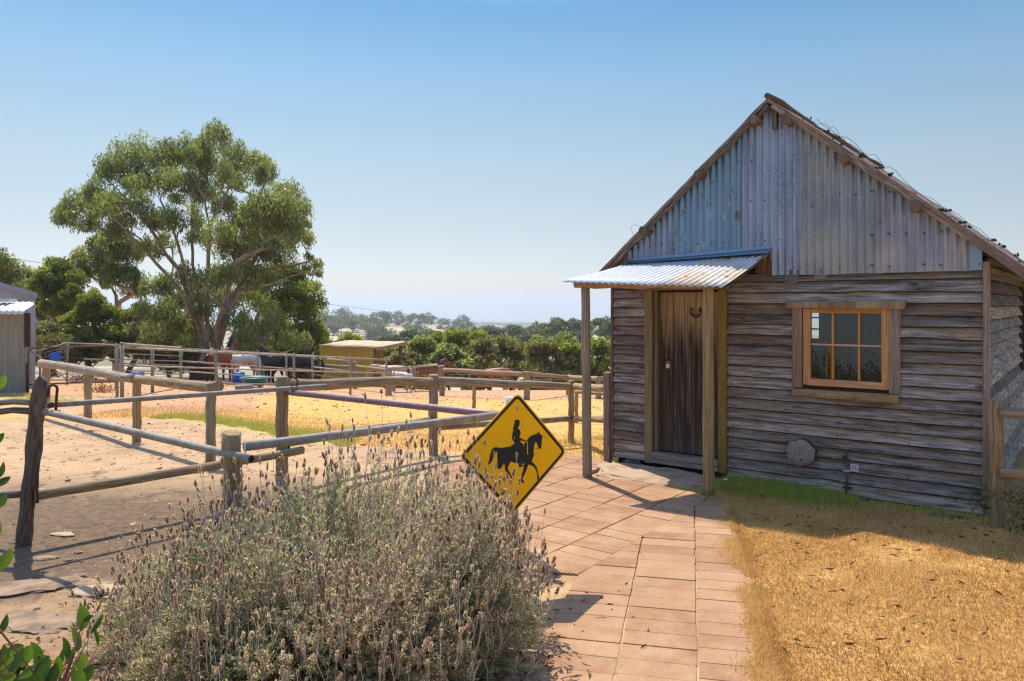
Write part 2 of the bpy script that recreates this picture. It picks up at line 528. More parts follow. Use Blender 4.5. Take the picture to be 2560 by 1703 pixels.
def zones(x, y):
    yb = yard_edge(x)
    s, d = cab_sd(x, y)
    wob = .10 * np.sin(y * 5.1 + x * 2.0) + .07 * np.sin(y * 11.3 + x * 3 + 1.3)
    conc = np.minimum((yb - y) * .75, (.25 + (y - 5.5) * .25) - x)
    conc = np.minimum(conc, np.where(x > -2.2, (y - 5.75), np.where(x > -3.1, y - 5.3 + (x + 2.2) * .2, y - 5.0)))
    lawn = np.minimum(x - path_right(y) + wob * .6, 12.0)
    lawn = np.where(y > 7.2, np.minimum(lawn, (s - 1.35) * .8 + wob), lawn)
    straw = np.minimum((y - yb) * .75, 9.0)
    straw = np.where((x > 1.3) & (s > -.3), -1.0, straw)
    e1 = 1.0 - np.abs((y - yb) - .55) / .62
    e1 = np.where((x < -2.6) & (x > -6.9), e1, -1) - np.clip((-6.5 - x) / .4, 0, 2)
    e2 = 1.0 - np.hypot((s - 2.05) / .8, (d - .18) / .40)
    e3 = 1.0 - np.hypot((s - 3.55) / .6, (d - .12) / .16)
    e4 = 1.0 - np.hypot((x + 14.5) / 2.6, (y - 20.3) / 2.0)
    e5 = .7 - np.hypot((s + .35) / .8, (d + .25) / .25)
    green = np.maximum.reduce([e1, e2, e3 * .5 - .25, e4, e5])
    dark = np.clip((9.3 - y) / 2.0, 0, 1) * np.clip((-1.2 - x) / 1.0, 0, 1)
    dirt = np.clip((y - 24) / 8, 0, 1) * .75 + np.clip((-.30 - x / np.maximum(y, 1)) / .06, 0, 1) * np.clip((y - 15.5) / 2, 0, 1)
    dirt = np.clip(dirt, 0, 1)
    far = np.clip((y - 60) / 60, 0, 1)
    return conc, lawn, straw, green, dark, dirt, far


def ground_z(x, y):
    z = gz(x, y)
    conc, lawn, straw, green, dark, dirt, far = zones(x, y)
    # sand bed hollow beside the path, low heap of soil under the lavender
    z = z - .055 * np.exp(-(((x - .02) / .28) ** 2 + ((y - 5.0) / .5) ** 2))
    z = z + .05 * np.exp(-(((x + 1.1) / 1.0) ** 2 + ((y - 4.5) / .7) ** 2))
    z = z - .001 * (x < 8) * (y < 12)
    s, d = cab_sd(x, y)
    z = z - .10 * np.clip(1 - np.hypot((s - 3.1) / 1.0, (d + .05) / .12), 0, 1)
    z = z + .012 * np.sin(x * 3.1 + y * 1.7) * np.sin(y * 2.3 - x) * np.clip(lawn, 0, 1)
    return z


rows = np.concatenate([np.arange(-3.0, 3.0, .25), np.arange(3.0, 11.0, .05), np.arange(11.0, 16.0, .09), np.geomspace(16.0, 14000, 190)])
tc = np.linspace(-1.12, 1.12, 430)
XX = tc[None, :] * (np.maximum(rows, 0) + 4.5)[:, None]
YY = np.broadcast_to(rows[:, None], XX.shape)
ZZ = ground_z(XX, YY)
nr, nc = XX.shape
V = np.stack([XX, YY, ZZ], -1).reshape(-1, 3)
idx = np.arange(nr * nc).reshape(nr, nc)
Fq = np.stack([idx[:-1, :-1], idx[:-1, 1:], idx[1:, 1:], idx[1:, :-1]], -1).reshape(-1, 4)
me = bpy.data.meshes.new('ground')
me.vertices.add(len(V)); me.vertices.foreach_set('co', V.astype(np.float32).ravel())
me.loops.add(Fq.size); me.loops.foreach_set('vertex_index', Fq.astype(np.int32).ravel())
me.polygons.add(len(Fq)); me.polygons.foreach_set('loop_start', np.arange(0, Fq.size, 4, dtype=np.int32)); me.polygons.foreach_set('loop_total', np.full(len(Fq), 4, dtype=np.int32))
me.polygons.foreach_set('use_smooth', np.ones(len(Fq), dtype=bool))
for nm, arr in zip(('conc', 'lawn', 'straw', 'green', 'dark', 'dirt', 'far'), zones(V[:, 0], V[:, 1])):
    at = me.attributes.new(nm, 'FLOAT', 'POINT'); at.data.foreach_set('value', np.clip(arr, -2, 12).astype(np.float32))
me.update(calc_edges=True)
ground = bpy.data.objects.new('ground', me); COL.objects.link(ground)
tag(ground, kind='structure')

m, nt, out = mk('ground_mix'); n = NT(nt)
ob = n.n('ShaderNodeTexCoord').outputs['Object']
nA = n.noise(ob, 3.2, 8, .62); nB = n.noise(ob, 14, 6, .65); nC = n.noise(ob, .8, 4); nF = n.noise(ob, 60, 5, .7); nL = n.noise(ob, .12, 4)
edge = n.math('ADD', n.math('MULTIPLY', n.math('SUBTRACT', nA, .5), .9), n.math('MULTIPLY', n.math('SUBTRACT', nB, .5), .5))


def mask(att, w=.06, k=1.0):
    return n.rng(n.math('ADD', n.attr(att), n.math('MULTIPLY', edge, k)), -w, w)


# sand / bare soil
c = n.ramp(nA, [(.3, (.30, .185, .095)), (.52, (.46, .30, .155)), (.72, (.56, .40, .24))])
c = n.mix(n.rng(nB, .58, .72, 0, .6), c, (.17, .10, .055))
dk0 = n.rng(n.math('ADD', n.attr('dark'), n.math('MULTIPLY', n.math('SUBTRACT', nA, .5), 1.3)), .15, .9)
c = n.mix(n.math('MULTIPLY', dk0, .62), c, n.ramp(nB, [(.3, (.12, .070, .035)), (.6, (.27, .17, .09)), (.8, (.38, .26, .15))]))  # near left darkened: shrub shade put into the colour along with brown soil
# hard yard surface: pale pinkish, darker and gritty near the old post
cc = n.ramp(nA, [(.28, (.33, .20, .105)), (.5, (.46, .30, .165)), (.75, (.54, .375, .225))])
cc = n.mix(n.rng(nC, .45, .7, 0, .6), cc, (.34, .215, .125))
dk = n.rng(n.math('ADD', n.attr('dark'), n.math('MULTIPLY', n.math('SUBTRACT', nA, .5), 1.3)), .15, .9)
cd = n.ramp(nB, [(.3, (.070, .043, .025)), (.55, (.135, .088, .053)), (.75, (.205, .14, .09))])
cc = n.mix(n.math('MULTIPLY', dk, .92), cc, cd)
vo = n.n('ShaderNodeTexVoronoi', {'Vector': n.n('ShaderNodeVectorMath', {0: ob, 1: n.n('ShaderNodeTexNoise', {'Vector': ob, 'Scale': 2.5, 'Detail': 4.0}).outputs['Color']}, operation='ADD').outputs[0], 'Scale': .75}, feature='DISTANCE_TO_EDGE').outputs['Distance']
crack = n.math('MULTIPLY', n.rng(vo, .004, .014, 1, 0), n.rng(nC, .42, .5))
cc = n.mix(n.math('MULTIPLY', crack, .75), cc, (.09, .06, .04))
gr = n.n('ShaderNodeTexVoronoi', {'Vector': ob, 'Scale': 75.0}, feature='F1')
cc = n.mix(n.math('MULTIPLY', n.rng(gr.outputs['Distance'], .1, .35, .5, 0), n.rng(n.noise(ob, 30, 2), .5, .6)), cc, (.62, .5, .4))
cc = n.mix(n.math('MULTIPLY', n.rng(nB, .62, .70, 0, .8), n.rng(n.noise(ob, 1.1, 3), .48, .6)), cc, (.16, .10, .06))
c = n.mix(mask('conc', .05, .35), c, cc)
# straw coloured paddock, then trampled dirt further out
st = n.ramp(nA, [(.28, (.40, .215, .060)), (.5, (.58, .345, .105)), (.74, (.68, .45, .17))])
st = n.mix(n.rng(nF, .52, .68, 0, .55), st, (.34, .21, .085))
st = n.mix(n.rng(nC, .52, .72, 0, .5), st, (.56, .385, .085))
di = n.ramp(nA, [(.28, (.32, .17, .085)), (.5, (.49, .285, .15)), (.75, (.56, .36, .205))])
di = n.mix(n.rng(nB, .56, .66, 0, .75), di, (.17, .10, .06))
st = n.mix(n.rng(n.math('ADD', n.attr('dirt'), n.math('MULTIPLY', n.math('SUBTRACT', nC, .5), .9)), .3, .7), st, di)
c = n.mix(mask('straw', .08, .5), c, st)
# thatch under the dry lawn
la = n.ramp(nB, [(.3, (.34, .19, .060)), (.55, (.56, .335, .11)), (.78, (.66, .43, .17))])
la = n.mix(n.rng(nF, .5, .62, 0, .65), la, (.20, .125, .055))
c = n.mix(mask('lawn', .05, .25), c, la)
gn = n.ramp(nB, [(.3, (.24, .30, .04)), (.7, (.46, .50, .09))])
c = n.mix(n.math('MULTIPLY', mask('green', .45, 1.5), .62), c, gn)
# far dry hills and plain
nX = n.noise(n.map(ob, (.006, .0025, 1)), 1.0, 5, .6)
fa = n.ramp(nL, [(.3, (.42, .30, .19)), (.6, (.55, .42, .28)), (.8, (.46, .36, .22))])
fa = n.mix(n.rng(nX, .46, .56, 0, .8), fa, (.13, .14, .08))
fa = n.mix(n.rng(n.attr('far'), .5, 1.0, 1, 1), fa, fa)
c = n.mix(n.attr('far'), c, fa)
hgt = n.math('ADD', n.math('ADD', nA, n.math('MULTIPLY', nB, .6)), n.math('MULTIPLY', nF, .25))
hgt = n.math('SUBTRACT', hgt, n.math('MULTIPLY', crack, .6))
n.bsdf(out, c, .95, 0, n.bump(hgt, .55, .02), .15)
me.materials.append(m)


# ------------------------------------------------------------------ brick-red paved path
def clip_poly(poly, clip):
    """Sutherland-Hodgman against a convex counter-clockwise polygon"""
    o = list(poly)
    for i in range(len(clip)):
        a = clip[i]; b = clip[(i + 1) % len(clip)]
        ins = lambda p: (b[0] - a[0]) * (p[1] - a[1]) - (b[1] - a[1]) * (p[0] - a[0]) >= 0
        q = []
        for j in range(len(o)):
            p0 = o[j - 1]; p1 = o[j]
            if ins(p0) != ins(p1):
                d1 = (b[0] - a[0]) * (p0[1] - a[1]) - (b[1] - a[1]) * (p0[0] - a[0])
                d2 = (b[0] - a[0]) * (p1[1] - a[1]) - (b[1] - a[1]) * (p1[0] - a[0])
                t = d1 / (d1 - d2); q.append((p0[0] + (p1[0] - p0[0]) * t, p0[1] + (p1[1] - p0[1]) * t))
            if ins(p1): q.append(p1)
        o = q
        if len(o) < 3: return []
    return o


def parea(p): return abs(sum(p[i - 1][0] * p[i][1] - p[i][0] * p[i - 1][1] for i in range(len(p)))) * .5


mb = MB()


def pave(origin, d1, clip, wid, lenp, ni, nj, gap=.0058, seed=1):
    rg = random.Random(seed)
    d1 = Vector(d1).normalized(); d2 = Vector((d1.y, -d1.x))
    o = Vector(origin)
    for i in range(*ni):
        sh = rg.uniform(-.06, .06)
        for j in range(*nj):
            q = []
            jx = rg.uniform(-.004, .004); jy = rg.uniform(-.004, .004)
            for a, b in ((0, 0), (1, 0), (1, 1), (0, 1)):
                g2 = gap if i % 1 == 0 else gap
                p = o + d2 * (wid * (i + a) + (g2 if a == 0 else -g2) + jx) + d1 * (lenp * (j + b) + sh + (gap * .5 if b == 0 else -gap * .5) + jy)
                q.append((p.x, p.y))
            q = clip_poly(q, clip)
            if len(q) < 3 or parea(q) < .004: continue
            if sum((q[k][0] - q[k - 1][0]) * (q[k][1] + q[k - 1][1]) for k in range(len(q))) > 0: q.reverse()
            tx = rg.uniform(-.004, .004); ty = rg.uniform(-.004, .004); dz = rg.uniform(-.0018, .0018)
            cx = sum(p[0] for p in q) / len(q); cy = sum(p[1] for p in q) / len(q)
            sd_ = cab_sd(cx, cy)
            if sd_[1] < .80 + .1 * math.sin(sd_[0] * 5) and sd_[0] > -.02: continue
            mb.prism([(p[0], p[1], -.05 + 0.0 * tx) for p in q], (0, 0, .055 + dz), rg.random())


DP = (.226, .974)
pave((.09, 3.97), DP, [(-.5, 2.2), (1.01, 2.2), (2.08, 7.62), (1.86, 7.52), (.475, 5.5)], .425, .184, (0, 4), (-10, 28), seed=3)
pave((.475, 5.5), (.607, .795), [(.475, 5.5), (1.86, 7.52), (1.95, 7.7), (1.0, 9.75), (.45, 10.0), (-.9, 9.2), (-1.0, 6.4), (.1, 5.62)], .425, .184, (-9, 6), (-14, 30), seed=5)
m, nt, out = mk('red_paver'); n = NT(nt)
ob = n.n('ShaderNodeTexCoord').outputs['Object']; t = n.attr('tint')
c = n.ramp(t, [(0, (.31, .155, .080)), (.5, (.365, .20, .107)), (1, (.415, .24, .135))])
a = n.noise(ob, 5, 6, .6)
c = n.mix(n.rng(a, .42, .7, 0, .6), c, (.45, .295, .165))
sp = n.n('ShaderNodeTexVoronoi', {'Vector': ob, 'Scale': 130.0}, feature='F1').outputs['Distance']
c = n.mix(n.math('MULTIPLY', n.rng(sp, .12, .3, .75, 0), n.rng(n.noise(ob, 55, 2), .52, .58)), c, (.70, .58, .48))
f = n.noise(ob, 160, 3, .7)
c = n.mix(n.rng(f, .52, .66, 0, .5), c, (.25, .12, .075))
stn = n.noise(ob, 1.3, 6, .65)
c = n.mix(n.rng(stn, .50, .68, 0, .55), c, (.52, .35, .19))
c = n.mix(n.rng(n.noise(ob, 2.7, 6, .7), .56, .72, 0, .45), c, (.20, .11, .065))
n.bsdf(out, c, .9, 0, n.bump(n.math('ADD', f, n.math('MULTIPLY', a, .8)), .35, .006), .2)
path = mb.build('path', m, bevel=.004)
tag(path, kind='structure')

# ------------------------------------------------------------------ grass blades
def blades(x, y, hgt, wid, lean, tint, seed, zoff=0.0):
    rg = np.random.default_rng(seed); nn = len(x)
    z = ground_z(x, y) + zoff
    az = rg.uniform(0, 2 * np.pi, nn); ln = np.abs(rg.normal(0, lean, nn)).clip(0, 1.45)
    h = hgt * rg.uniform(.5, 1.3, nn)
    dx = np.cos(az) * np.sin(ln) * h; dy = np.sin(az) * np.sin(ln) * h; dz = np.cos(ln) * h
    pa = rg.uniform(0, 2 * np.pi, nn); wx = np.cos(pa) * wid * .5; wy = np.sin(pa) * wid * .5
    b = np.stack([x, y, z], -1)
    v = np.stack([b - np.stack([wx, wy, 0 * wx], -1), b + np.stack([wx, wy, 0 * wx], -1), b + np.stack([dx, dy, dz], -1)], 1)
    return v.reshape(-1, 3), tint


rg = np.random.default_rng(11)
bv, bt = [], []
# dry lawn on the right
nn = 520000
Yd = 2.9 + 5.9 * rg.random(nn) ** 1.15; Xd = rg.uniform(.9, 6.2, nn)
Ye = 2.9 + 4.8 * rg.random(70000); Xe = path_right(Ye) + rg.normal(.06, .055, 70000); Yd = np.concatenate([Yd, Ye]); Xd = np.concatenate([Xd, Xe]); nn = len(Xd)
zc = zones(Xd, Yd); s_, d_ = cab_sd(Xd, Yd)
cl = np.array([mnoise.noise(Vector((a * 2.2, b * 2.2, 0))) for a, b in zip(Xd[::1], Yd[::1])])
ed = zc[1] + .13 * cl + .09 * np.sin(Yd * 4.7 + 1) * np.sin(Yd * 1.9) + rg.normal(0, .05, nn) - .02
bare = np.array([mnoise.noise(Vector((a * 1.15, b * 1.3, 9.0))) + .6 * mnoise.noise(Vector((a * 3.3, b * 3.3, 2.0))) for a, b in zip(Xd, Yd)])
keep = (rg.random(nn) < np.clip(1.15 - 1.5 * np.clip(bare - .12, 0, 1), .25, 1)) & (ed > 0.0) & (Xd < Yd * .75 + .4) & ((d_ > .02) | (s_ > 4.1) | (s_ < -.2)) & (rg.random(nn) < np.clip(ed * 3 + .7, 0, 1))
Xd, Yd, cl, gr_ = Xd[keep], Yd[keep], cl[keep], zc[3][keep]
nn = len(Xd)
tn = np.clip(.58 + .35 * cl + rg.normal(0, .24, nn), 0, 1) * .72
isg = (gr_ + rg.normal(0, .2, nn) + .3 * cl) > .22
tn[isg] = rg.uniform(.86, 1.0, isg.sum())
hh = np.where(isg, .05, .024 + .012 * np.clip(cl, -1, 1))
onp = (Xd < 1.37 + (Yd - 3.97) * .2 + .02) & (Yd < 7.6)
tn = np.where(onp & ~isg, np.clip(tn + .15, .3, .72), tn)
hh = hh * np.where(rg.random(nn) < .12, 1.9, 1.0)
v, t = blades(Xd, Yd, hh, np.where(rg.random(nn) < .2, .0075, .0045), np.where(isg, .5, 1.05).mean(), tn, 1, np.where(onp, .006, 0.0))
bv.append(v); bt.append(t)
# dense green grass by the porch post and wall
nn = 20000
s_ = rg.normal(2.0, .48, nn); d_ = .05 + np.abs(rg.normal(.12, .17, nn))
X = CAB_O[0] + s_ * CAB_U[0] - d_ * CAB_B[0]; Y = CAB_O[1] + s_ * CAB_U[1] - d_ * CAB_B[1]
k = (s_ > 1.47) & (d_ < .75) & (s_ < 2.85); X, Y = X[k], Y[k]
v, t = blades(X, Y, .09, .006, .5, np.where(rg.random(len(X)) < .22, rg.uniform(.3, .7, len(X)), rg.uniform(.80, 1.0, len(X))), 2); bv.append(v); bt.append(t)
# green tufts along wall foot, post feet, yard edge
def tuft(cx, cy, sx, sy, num, h, lo, hi, lean=.5, w=.005):
    X = rg.normal(cx, sx, num); Y = rg.normal(cy, sy, num)
    v, t = blades(X, Y, h, w, lean, rg.uniform(lo, hi, num), int(abs(cx * 91 + cy * 17)) + 5); bv.append(v); bt.append(t)


for s0 in np.arange(3.0, 3.9, .13):
    p = CAB_O + s0 * CAB_U - .10 * CAB_B; tuft(p[0], p[1], .07, .04, 70, .06, .45, 1.0)
for s0, d0, num, lo, hi in ((1.5, .82, 500, .4, 1.0), (1.35, .78, 350, .35, 1.0), (1.15, .86, 260, .3, .95), (.95, .95, 220, .4, 1.0), (.33, .88, 260, .25, .95), (.26, .95, 160, .2, .6), (1.7, .95, 500, .2, .9), (1.9, .9, 500, .2, .8), (2.2, .8, 500, .2, .95)):
    p = CAB_O + s0 * CAB_U - d0 * CAB_B; tuft(p[0], p[1], .07, .05, num, .05, lo, hi)
nn = 13000
X = rg.uniform(-7.2, -2.3, nn); Y = yard_edge(X) + .05 + np.abs(rg.normal(.35, .38, nn)) + .2 * np.sin(X * 3) * np.sin(X * 7.1)
v, t = blades(X, Y, .065, .011, .7, np.where(rg.random(nn) < .35, rg.uniform(.35, .75, nn), rg.uniform(.78, 1.0, nn)), 4); bv.append(v); bt.append(t)
nn = 26000
X = rg.uniform(-9, 2.4, nn); Y = yard_edge(X) + np.abs(rg.normal(1.2, 1.5, nn)) + .05
v, t = blades(X, Y, .05, .010, .8, np.clip(rg.normal(.45, .15, nn), 0, .78), 6); bv.append(v); bt.append(t)
for px, py, num in ((1428, 1108, 260), (1500, 1098, 420), (860, 1072, 120), (1390, 1200, 60), (712, 1062, 50), (150, 1003, 200), (60, 990, 900), (30, 990, 700), (95, 996, 500)):
    p = gpt(px, py); sc = max(1, p.y / 9); tuft(p.x, p.y, .1 * sc, .07 * sc, num, .06 * sc ** .5, .55, 1.0, w=.006 * sc)
bv = np.concatenate(bv); bt = np.concatenate(bt)
m, nt, out = mk('grass_blade'); n = NT(nt)
col = n.ramp(n.attr('tint'), [(0, (.27, .14, .045)), (.2, (.50, .275, .08)), (.45, (.70, .42, .135)), (.7, (.86, .62, .28)), (.8, (.50, .46, .10)), (.86, (.26, .37, .04)), (1.0, (.44, .58, .08))])
p = n.n('ShaderNodeBsdfPrincipled', {'Base Color': col, 'Roughness': .7, 'Specular IOR Level': .2})
tr = n.n('ShaderNodeBsdfTranslucent', {'Color': col})
mx = n.n('ShaderNodeMixShader', {0: .3, 1: p.outputs[0], 2: tr.outputs[0]}); nt.links.new(mx.outputs[0], out.inputs[0])
go = np_mesh('grass', bv, 3, bt, m)
tag(go, 'short dry straw grass with green tufts by the wall', 'grass', kind='stuff')

# fallen leaves on the lawn, litter round the lavender foot
nn = 640
X = rg.uniform(1.5, 6, nn); Y = rg.uniform(3.6, 8.2, nn)
k = (zones(X, Y)[1] > .1) & (cab_sd(X, Y)[1] > .15) & (X < .72 * Y); X, Y = X[k], Y[k]
X2 = rg.normal(-.12, .2, 260); Y2 = rg.normal(4.05, .22, 260)
X3 = rg.uniform(-2.9, -2.0, 180); Y3 = rg.uniform(3.6, 5.2, 180)
X4 = rg.normal(.15, .3, 90); Y4 = rg.normal(5.1, .4, 90)
X = np.concatenate([X, X2, X3, X4]); Y = np.concatenate([Y, Y2, Y3, Y4])
cpt = np.stack([X, Y, ground_z(X, Y) + .022], -1)
cpt[len(X) - 530:, 2] -= .010
dd = rg.normal(size=(len(X), 3)); dd[:, 2] *= .25
lv = leaf_quads(cpt, dd, rg.uniform(.03, .09, len(X)), rg.uniform(.009, .02, len(X)), rg, bend=.12)
lo = np_mesh('fallen_leaves', lv, 4, rg.random(len(X)), leafmat('dead_leaf', (.055, .022, .012), (.20, .085, .045), (.42, .26, .15), .1))
tag(lo, 'scattered brown gum leaves on dry lawn and sand', 'leaves', kind='stuff')

# grit, dung and chips on the hard yard and bare pens
rg = np.random.default_rng(51)
X = np.concatenate([rg.uniform(-8, -1.5, 1500), rg.uniform(-3.4, -1.6, 900), rg.uniform(-14, 4, 900)]); Y = np.concatenate([rg.uniform(4.2, 14, 1500), rg.uniform(3.6, 7, 900), rg.uniform(15, 34, 900)])
sz = rg.uniform(.004, .013, len(X)) * np.where(rg.random(len(X)) < .06, 2.6, 1) * np.clip(Y / 7, .7, 3.2)
tet = unit(np.array([[1, 1, 1], [-1, -1, 1], [-1, 1, -1], [1, -1, -1.0]]))
vv = tet[None] + rg.normal(0, .25, (len(X), 4, 3)); vv = vv * sz[:, None, None] * np.array([1.3, 1.3, .7])
vv = vv + np.stack([X, Y, ground_z(X, Y) + sz * .2], -1)[:, None, :]
gv_ = vv[:, [[0, 1, 2], [0, 2, 3], [0, 3, 1], [1, 3, 2]]].reshape(-1, 3)
tt_ = np.repeat(rg.random(len(X)), 4)
tag(np_mesh('gravel', gv_, 3, tt_, leafmat('grit', (.14, .085, .05), (.36, .25, .16), (.60, .46, .33), 0, .9)), 'grit, chips and dung scattered over the bare yard', 'gravel', kind='stuff')
# ------------------------------------------------------------------ timber cabin
M['sheetA'] = galv('zinc_blue', (.24, .35, .45), (.12, .18, .24), .5, .42, .35, .25, .6)
M['sheetB'] = galv('zinc_speckled', (.36, .385, .475), (.17, .205, .275), .5, .45, 0, .9, .7)
M['sheetC'] = galv('zinc_grey', (.31, .32, .335), (.15, .155, .165), .5, .45, .05, .5, .8, (.38, .35, .31))
M['sheetD'] = galv('zinc_lilac', (.33, .325, .365), (.18, .19, .225), .4, .5, 0, .6, .6, (.48, .41, .37))
M['flash'] = galv('zinc_flashing', (.25, .34, .42), (.18, .24, .30), .45, .45, 0, .2, .4)
M['porchA'] = galv('porch_zinc', (.66, .67, .68), (.46, .48, .52), .25, .5, 0, .15, .6)
M['porchB'] = galv('porch_rusty', (.64, .52, .37), (.50, .32, .17), .1, .6, .42, .2, .8, (.66, .66, .66))
M['shedzinc'] = galv('shed_zinc', (.33, .31, .27), (.23, .21, .18), .25, .6, .12, .3, .7)
M['shedwhite'] = plain('pale_cladding', (.42, .43, .47), .6, .1, .15, 1.5)
M['shedroof'] = galv('shed_roof_zinc', (.60, .60, .58), (.45, .45, .45), .3, .5, 0, .2, .5)
M['yellowiron'] = galv('yellow_iron', (.46, .335, .055), (.36, .25, .045), .0, .6, .18, .15, .6)
M['creamroof'] = galv('cream_roof', (.62, .50, .31), (.50, .38, .24), .05, .65, .22, .1, .6)
M['stone'] = plain('sandstone', (.40, .27, .17), .9, 0, .5, 6, .5, .2, (.20, .135, .085))
M['paleslab'] = plain('pale_sandstone', (.50, .36, .235), .9, 0, .5, 5, .5, .2, (.32, .21, .125), .5, .72)
M['greystone'] = plain('grey_stone', (.13, .125, .12), .9, 0, .5, 9, .5, .2)

cabin = thing('timber_cabin', 'weathered timber slab cabin with corrugated iron gable and small porch', 'cabin', (CAB_O[0], CAB_O[1], 0), CAB_RZ)


def boards(mb, a0, a1, z0, z1, expo, pos, holes=(), step=.11, seed=0):
    """lapped weatherboards; pos(a, out, z) gives the point"""
    rg = random.Random(seed)
    k = 0; z = z0
    while z < z1 - .01:
        e = expo * rg.uniform(.93, 1.07)
        zt = min(z + e + .022, z1 + .01)
        tint = rg.random(); lean = rg.uniform(-.008, .008); th = rg.uniform(.034, .048); uo = rg.random() * 20
        cuts = [(a0, a1)]
        for h0, h1, hz0, hz1 in holes:
            if z + e * .6 > hz0 and z + e * .4 < hz1:
                nc_ = []
                for c0, c1 in cuts:
                    if h0 > c0: nc_.append((c0, min(c1, h0)))
                    if h1 < c1: nc_.append((max(c0, h1), c1))
                cuts = [(p, q) for p, q in nc_ if q - p > .02]
        for c0, c1 in cuts:
            ns = max(1, int((c1 - c0) / step))
            A, U = [], []
            B, C = [], []
            brk = rg.uniform(c0, c1) if rg.random() < .22 else None
            for i in range(ns + 1):
                a = c0 + (c1 - c0) * i / ns
                wv = .005 * mnoise.noise(Vector((a * 1.4, k * 3.1, seed))) + .003 * mnoise.noise(Vector((a * 6, k * 5.7, seed + 4)))
                if brk is not None and abs(a - brk) < .2: wv += .02 * max(0, 1 - abs(a - brk) / .2) * rg.uniform(.4, 1)
                zb = z + wv + lean * (a - c0) / max(c1 - c0, .1)
                cup = .005 * mnoise.noise(Vector((a * 1.1, k * 2.3, seed + 9)))
                A.append(pos(a, th + cup, zb)); B.append(pos(a, -.005, zt)); C.append(pos(a, .0, zb + .002))
                U.append(a)
            u = uo + k * .31
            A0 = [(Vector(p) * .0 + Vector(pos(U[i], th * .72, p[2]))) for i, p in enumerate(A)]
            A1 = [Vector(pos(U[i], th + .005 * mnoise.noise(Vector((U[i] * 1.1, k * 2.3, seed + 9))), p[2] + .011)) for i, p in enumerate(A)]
            mb.grid([C, A0, A1], -.55, False, uvs=[[(u - .02, x + uo) for x in U], [(u, x + uo) for x in U], [(u + .012, x + uo) for x in U]])  # dark tint on the lower edge paints a lap shadow line
            mb.grid([A1, B], tint, False, uvs=[[(u + .012, x + uo) for x in U], [(u + .012 + e, x + uo) for x in U]])
        z += e; k += 1


front = lambda a, o, z: (a, -o, z)
right = lambda a, o, z: (3.885 + o, a, z)
left = lambda a, o, z: (-o, a, z)
back = lambda a, o, z: (a, 5.0 + o, z)
mb = MB()
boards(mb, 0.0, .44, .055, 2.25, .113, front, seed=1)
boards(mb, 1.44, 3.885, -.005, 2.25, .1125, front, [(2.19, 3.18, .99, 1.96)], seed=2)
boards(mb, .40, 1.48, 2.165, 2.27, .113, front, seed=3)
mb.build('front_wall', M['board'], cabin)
mb = MB()
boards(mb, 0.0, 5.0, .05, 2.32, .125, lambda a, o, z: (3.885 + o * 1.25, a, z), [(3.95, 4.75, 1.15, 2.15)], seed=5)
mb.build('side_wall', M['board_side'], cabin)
mb = MB()
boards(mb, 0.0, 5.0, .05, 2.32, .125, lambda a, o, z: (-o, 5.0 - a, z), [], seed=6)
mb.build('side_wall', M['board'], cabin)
mb = MB()
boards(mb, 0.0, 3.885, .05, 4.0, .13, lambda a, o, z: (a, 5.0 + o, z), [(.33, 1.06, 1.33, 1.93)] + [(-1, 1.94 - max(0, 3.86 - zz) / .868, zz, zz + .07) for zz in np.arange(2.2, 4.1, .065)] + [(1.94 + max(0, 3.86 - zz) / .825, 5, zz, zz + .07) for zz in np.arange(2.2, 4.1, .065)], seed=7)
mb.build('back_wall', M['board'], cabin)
# dark lining behind the boards
mb = MB()
def panel(mb, o, a, hz, holes, L, z0, z1, t=.012):
    """wall lining cut round rectangular holes"""
    xs = sorted({0, L, *[h[0] for h in holes], *[h[1] for h in holes]}); zs = sorted({z0, z1, *[h[2] for h in holes], *[h[3] for h in holes]})
    for i in range(len(xs) - 1):
        for j in range(len(zs) - 1):
            cx = (xs[i] + xs[i + 1]) / 2; cz = (zs[j] + zs[j + 1]) / 2
            if any(h[0] < cx < h[1] and h[2] < cz < h[3] for h in holes): continue
            p = [Vector(o) + Vector(a) * x + Vector((0, 0, z)) for x, z in ((xs[i], zs[j]), (xs[i + 1], zs[j]), (xs[i + 1], zs[j + 1]), (xs[i], zs[j + 1]))]
            mb.poly(p, .5)
panel(mb, (.03, .034, 0), (1, 0, 0), 0, [(.55, 1.30, -.1, 2.07), (2.26, 3.08, 1.1, 1.88)], 3.83, .0, 4.05 - 1.75)
panel(mb, (3.855, .034, 0), (0, 1, 0), 0, [(3.95, 4.75, 1.15, 2.15)], 4.93, .0, 2.36)
panel(mb, (.034, .034, 0), (0, 1, 0), 0, [], 4.93, .0, 2.36)
panel(mb, (.03, 4.97, 0), (1, 0, 0), 0, [(.31, 1.04, 1.33, 1.93)], 3.83, .0, 2.3)
mb.poly([(.02, .02, .1), (3.86, .02, .1), (3.86, 4.98, .1), (.02, 4.98, .1)], .3)
mb.poly([(.02, .15, 2.33), (3.86, .15, 2.33), (3.86, 4.98, 2.33), (.02, 4.98, 2.33)], .3)
mb.build('wall_lining', plain('dark_lining', (.025, .023, .022), .95, 0, .4, 3), cabin)
mb = MB()
for z in (1.33, 1.51, 1.70, 1.92): mb.box((.32, 5.0, z - .012), (1.06, 5.04, z + .012), .5)
for s0 in (.33, 1.05): mb.box((s0 - .02, 4.99, 1.31), (s0 + .02, 5.05, 1.94), .5)
mb.build('back_window_frame', M['darkwood'], cabin)
mb = MB()
mb.box((3.87, 3.9, 1.1), (3.93, 3.97, 2.2), .4); mb.box((3.87, 4.73, 1.1), (3.93, 4.8, 2.2), .4); mb.box((3.87, 3.9, 2.15), (3.935, 4.8, 2.22), .4); mb.box((3.87, 3.85, 1.06), (3.95, 4.85, 1.13), .4)
mb.build('side_window_frame', M['darkwood'], cabin)


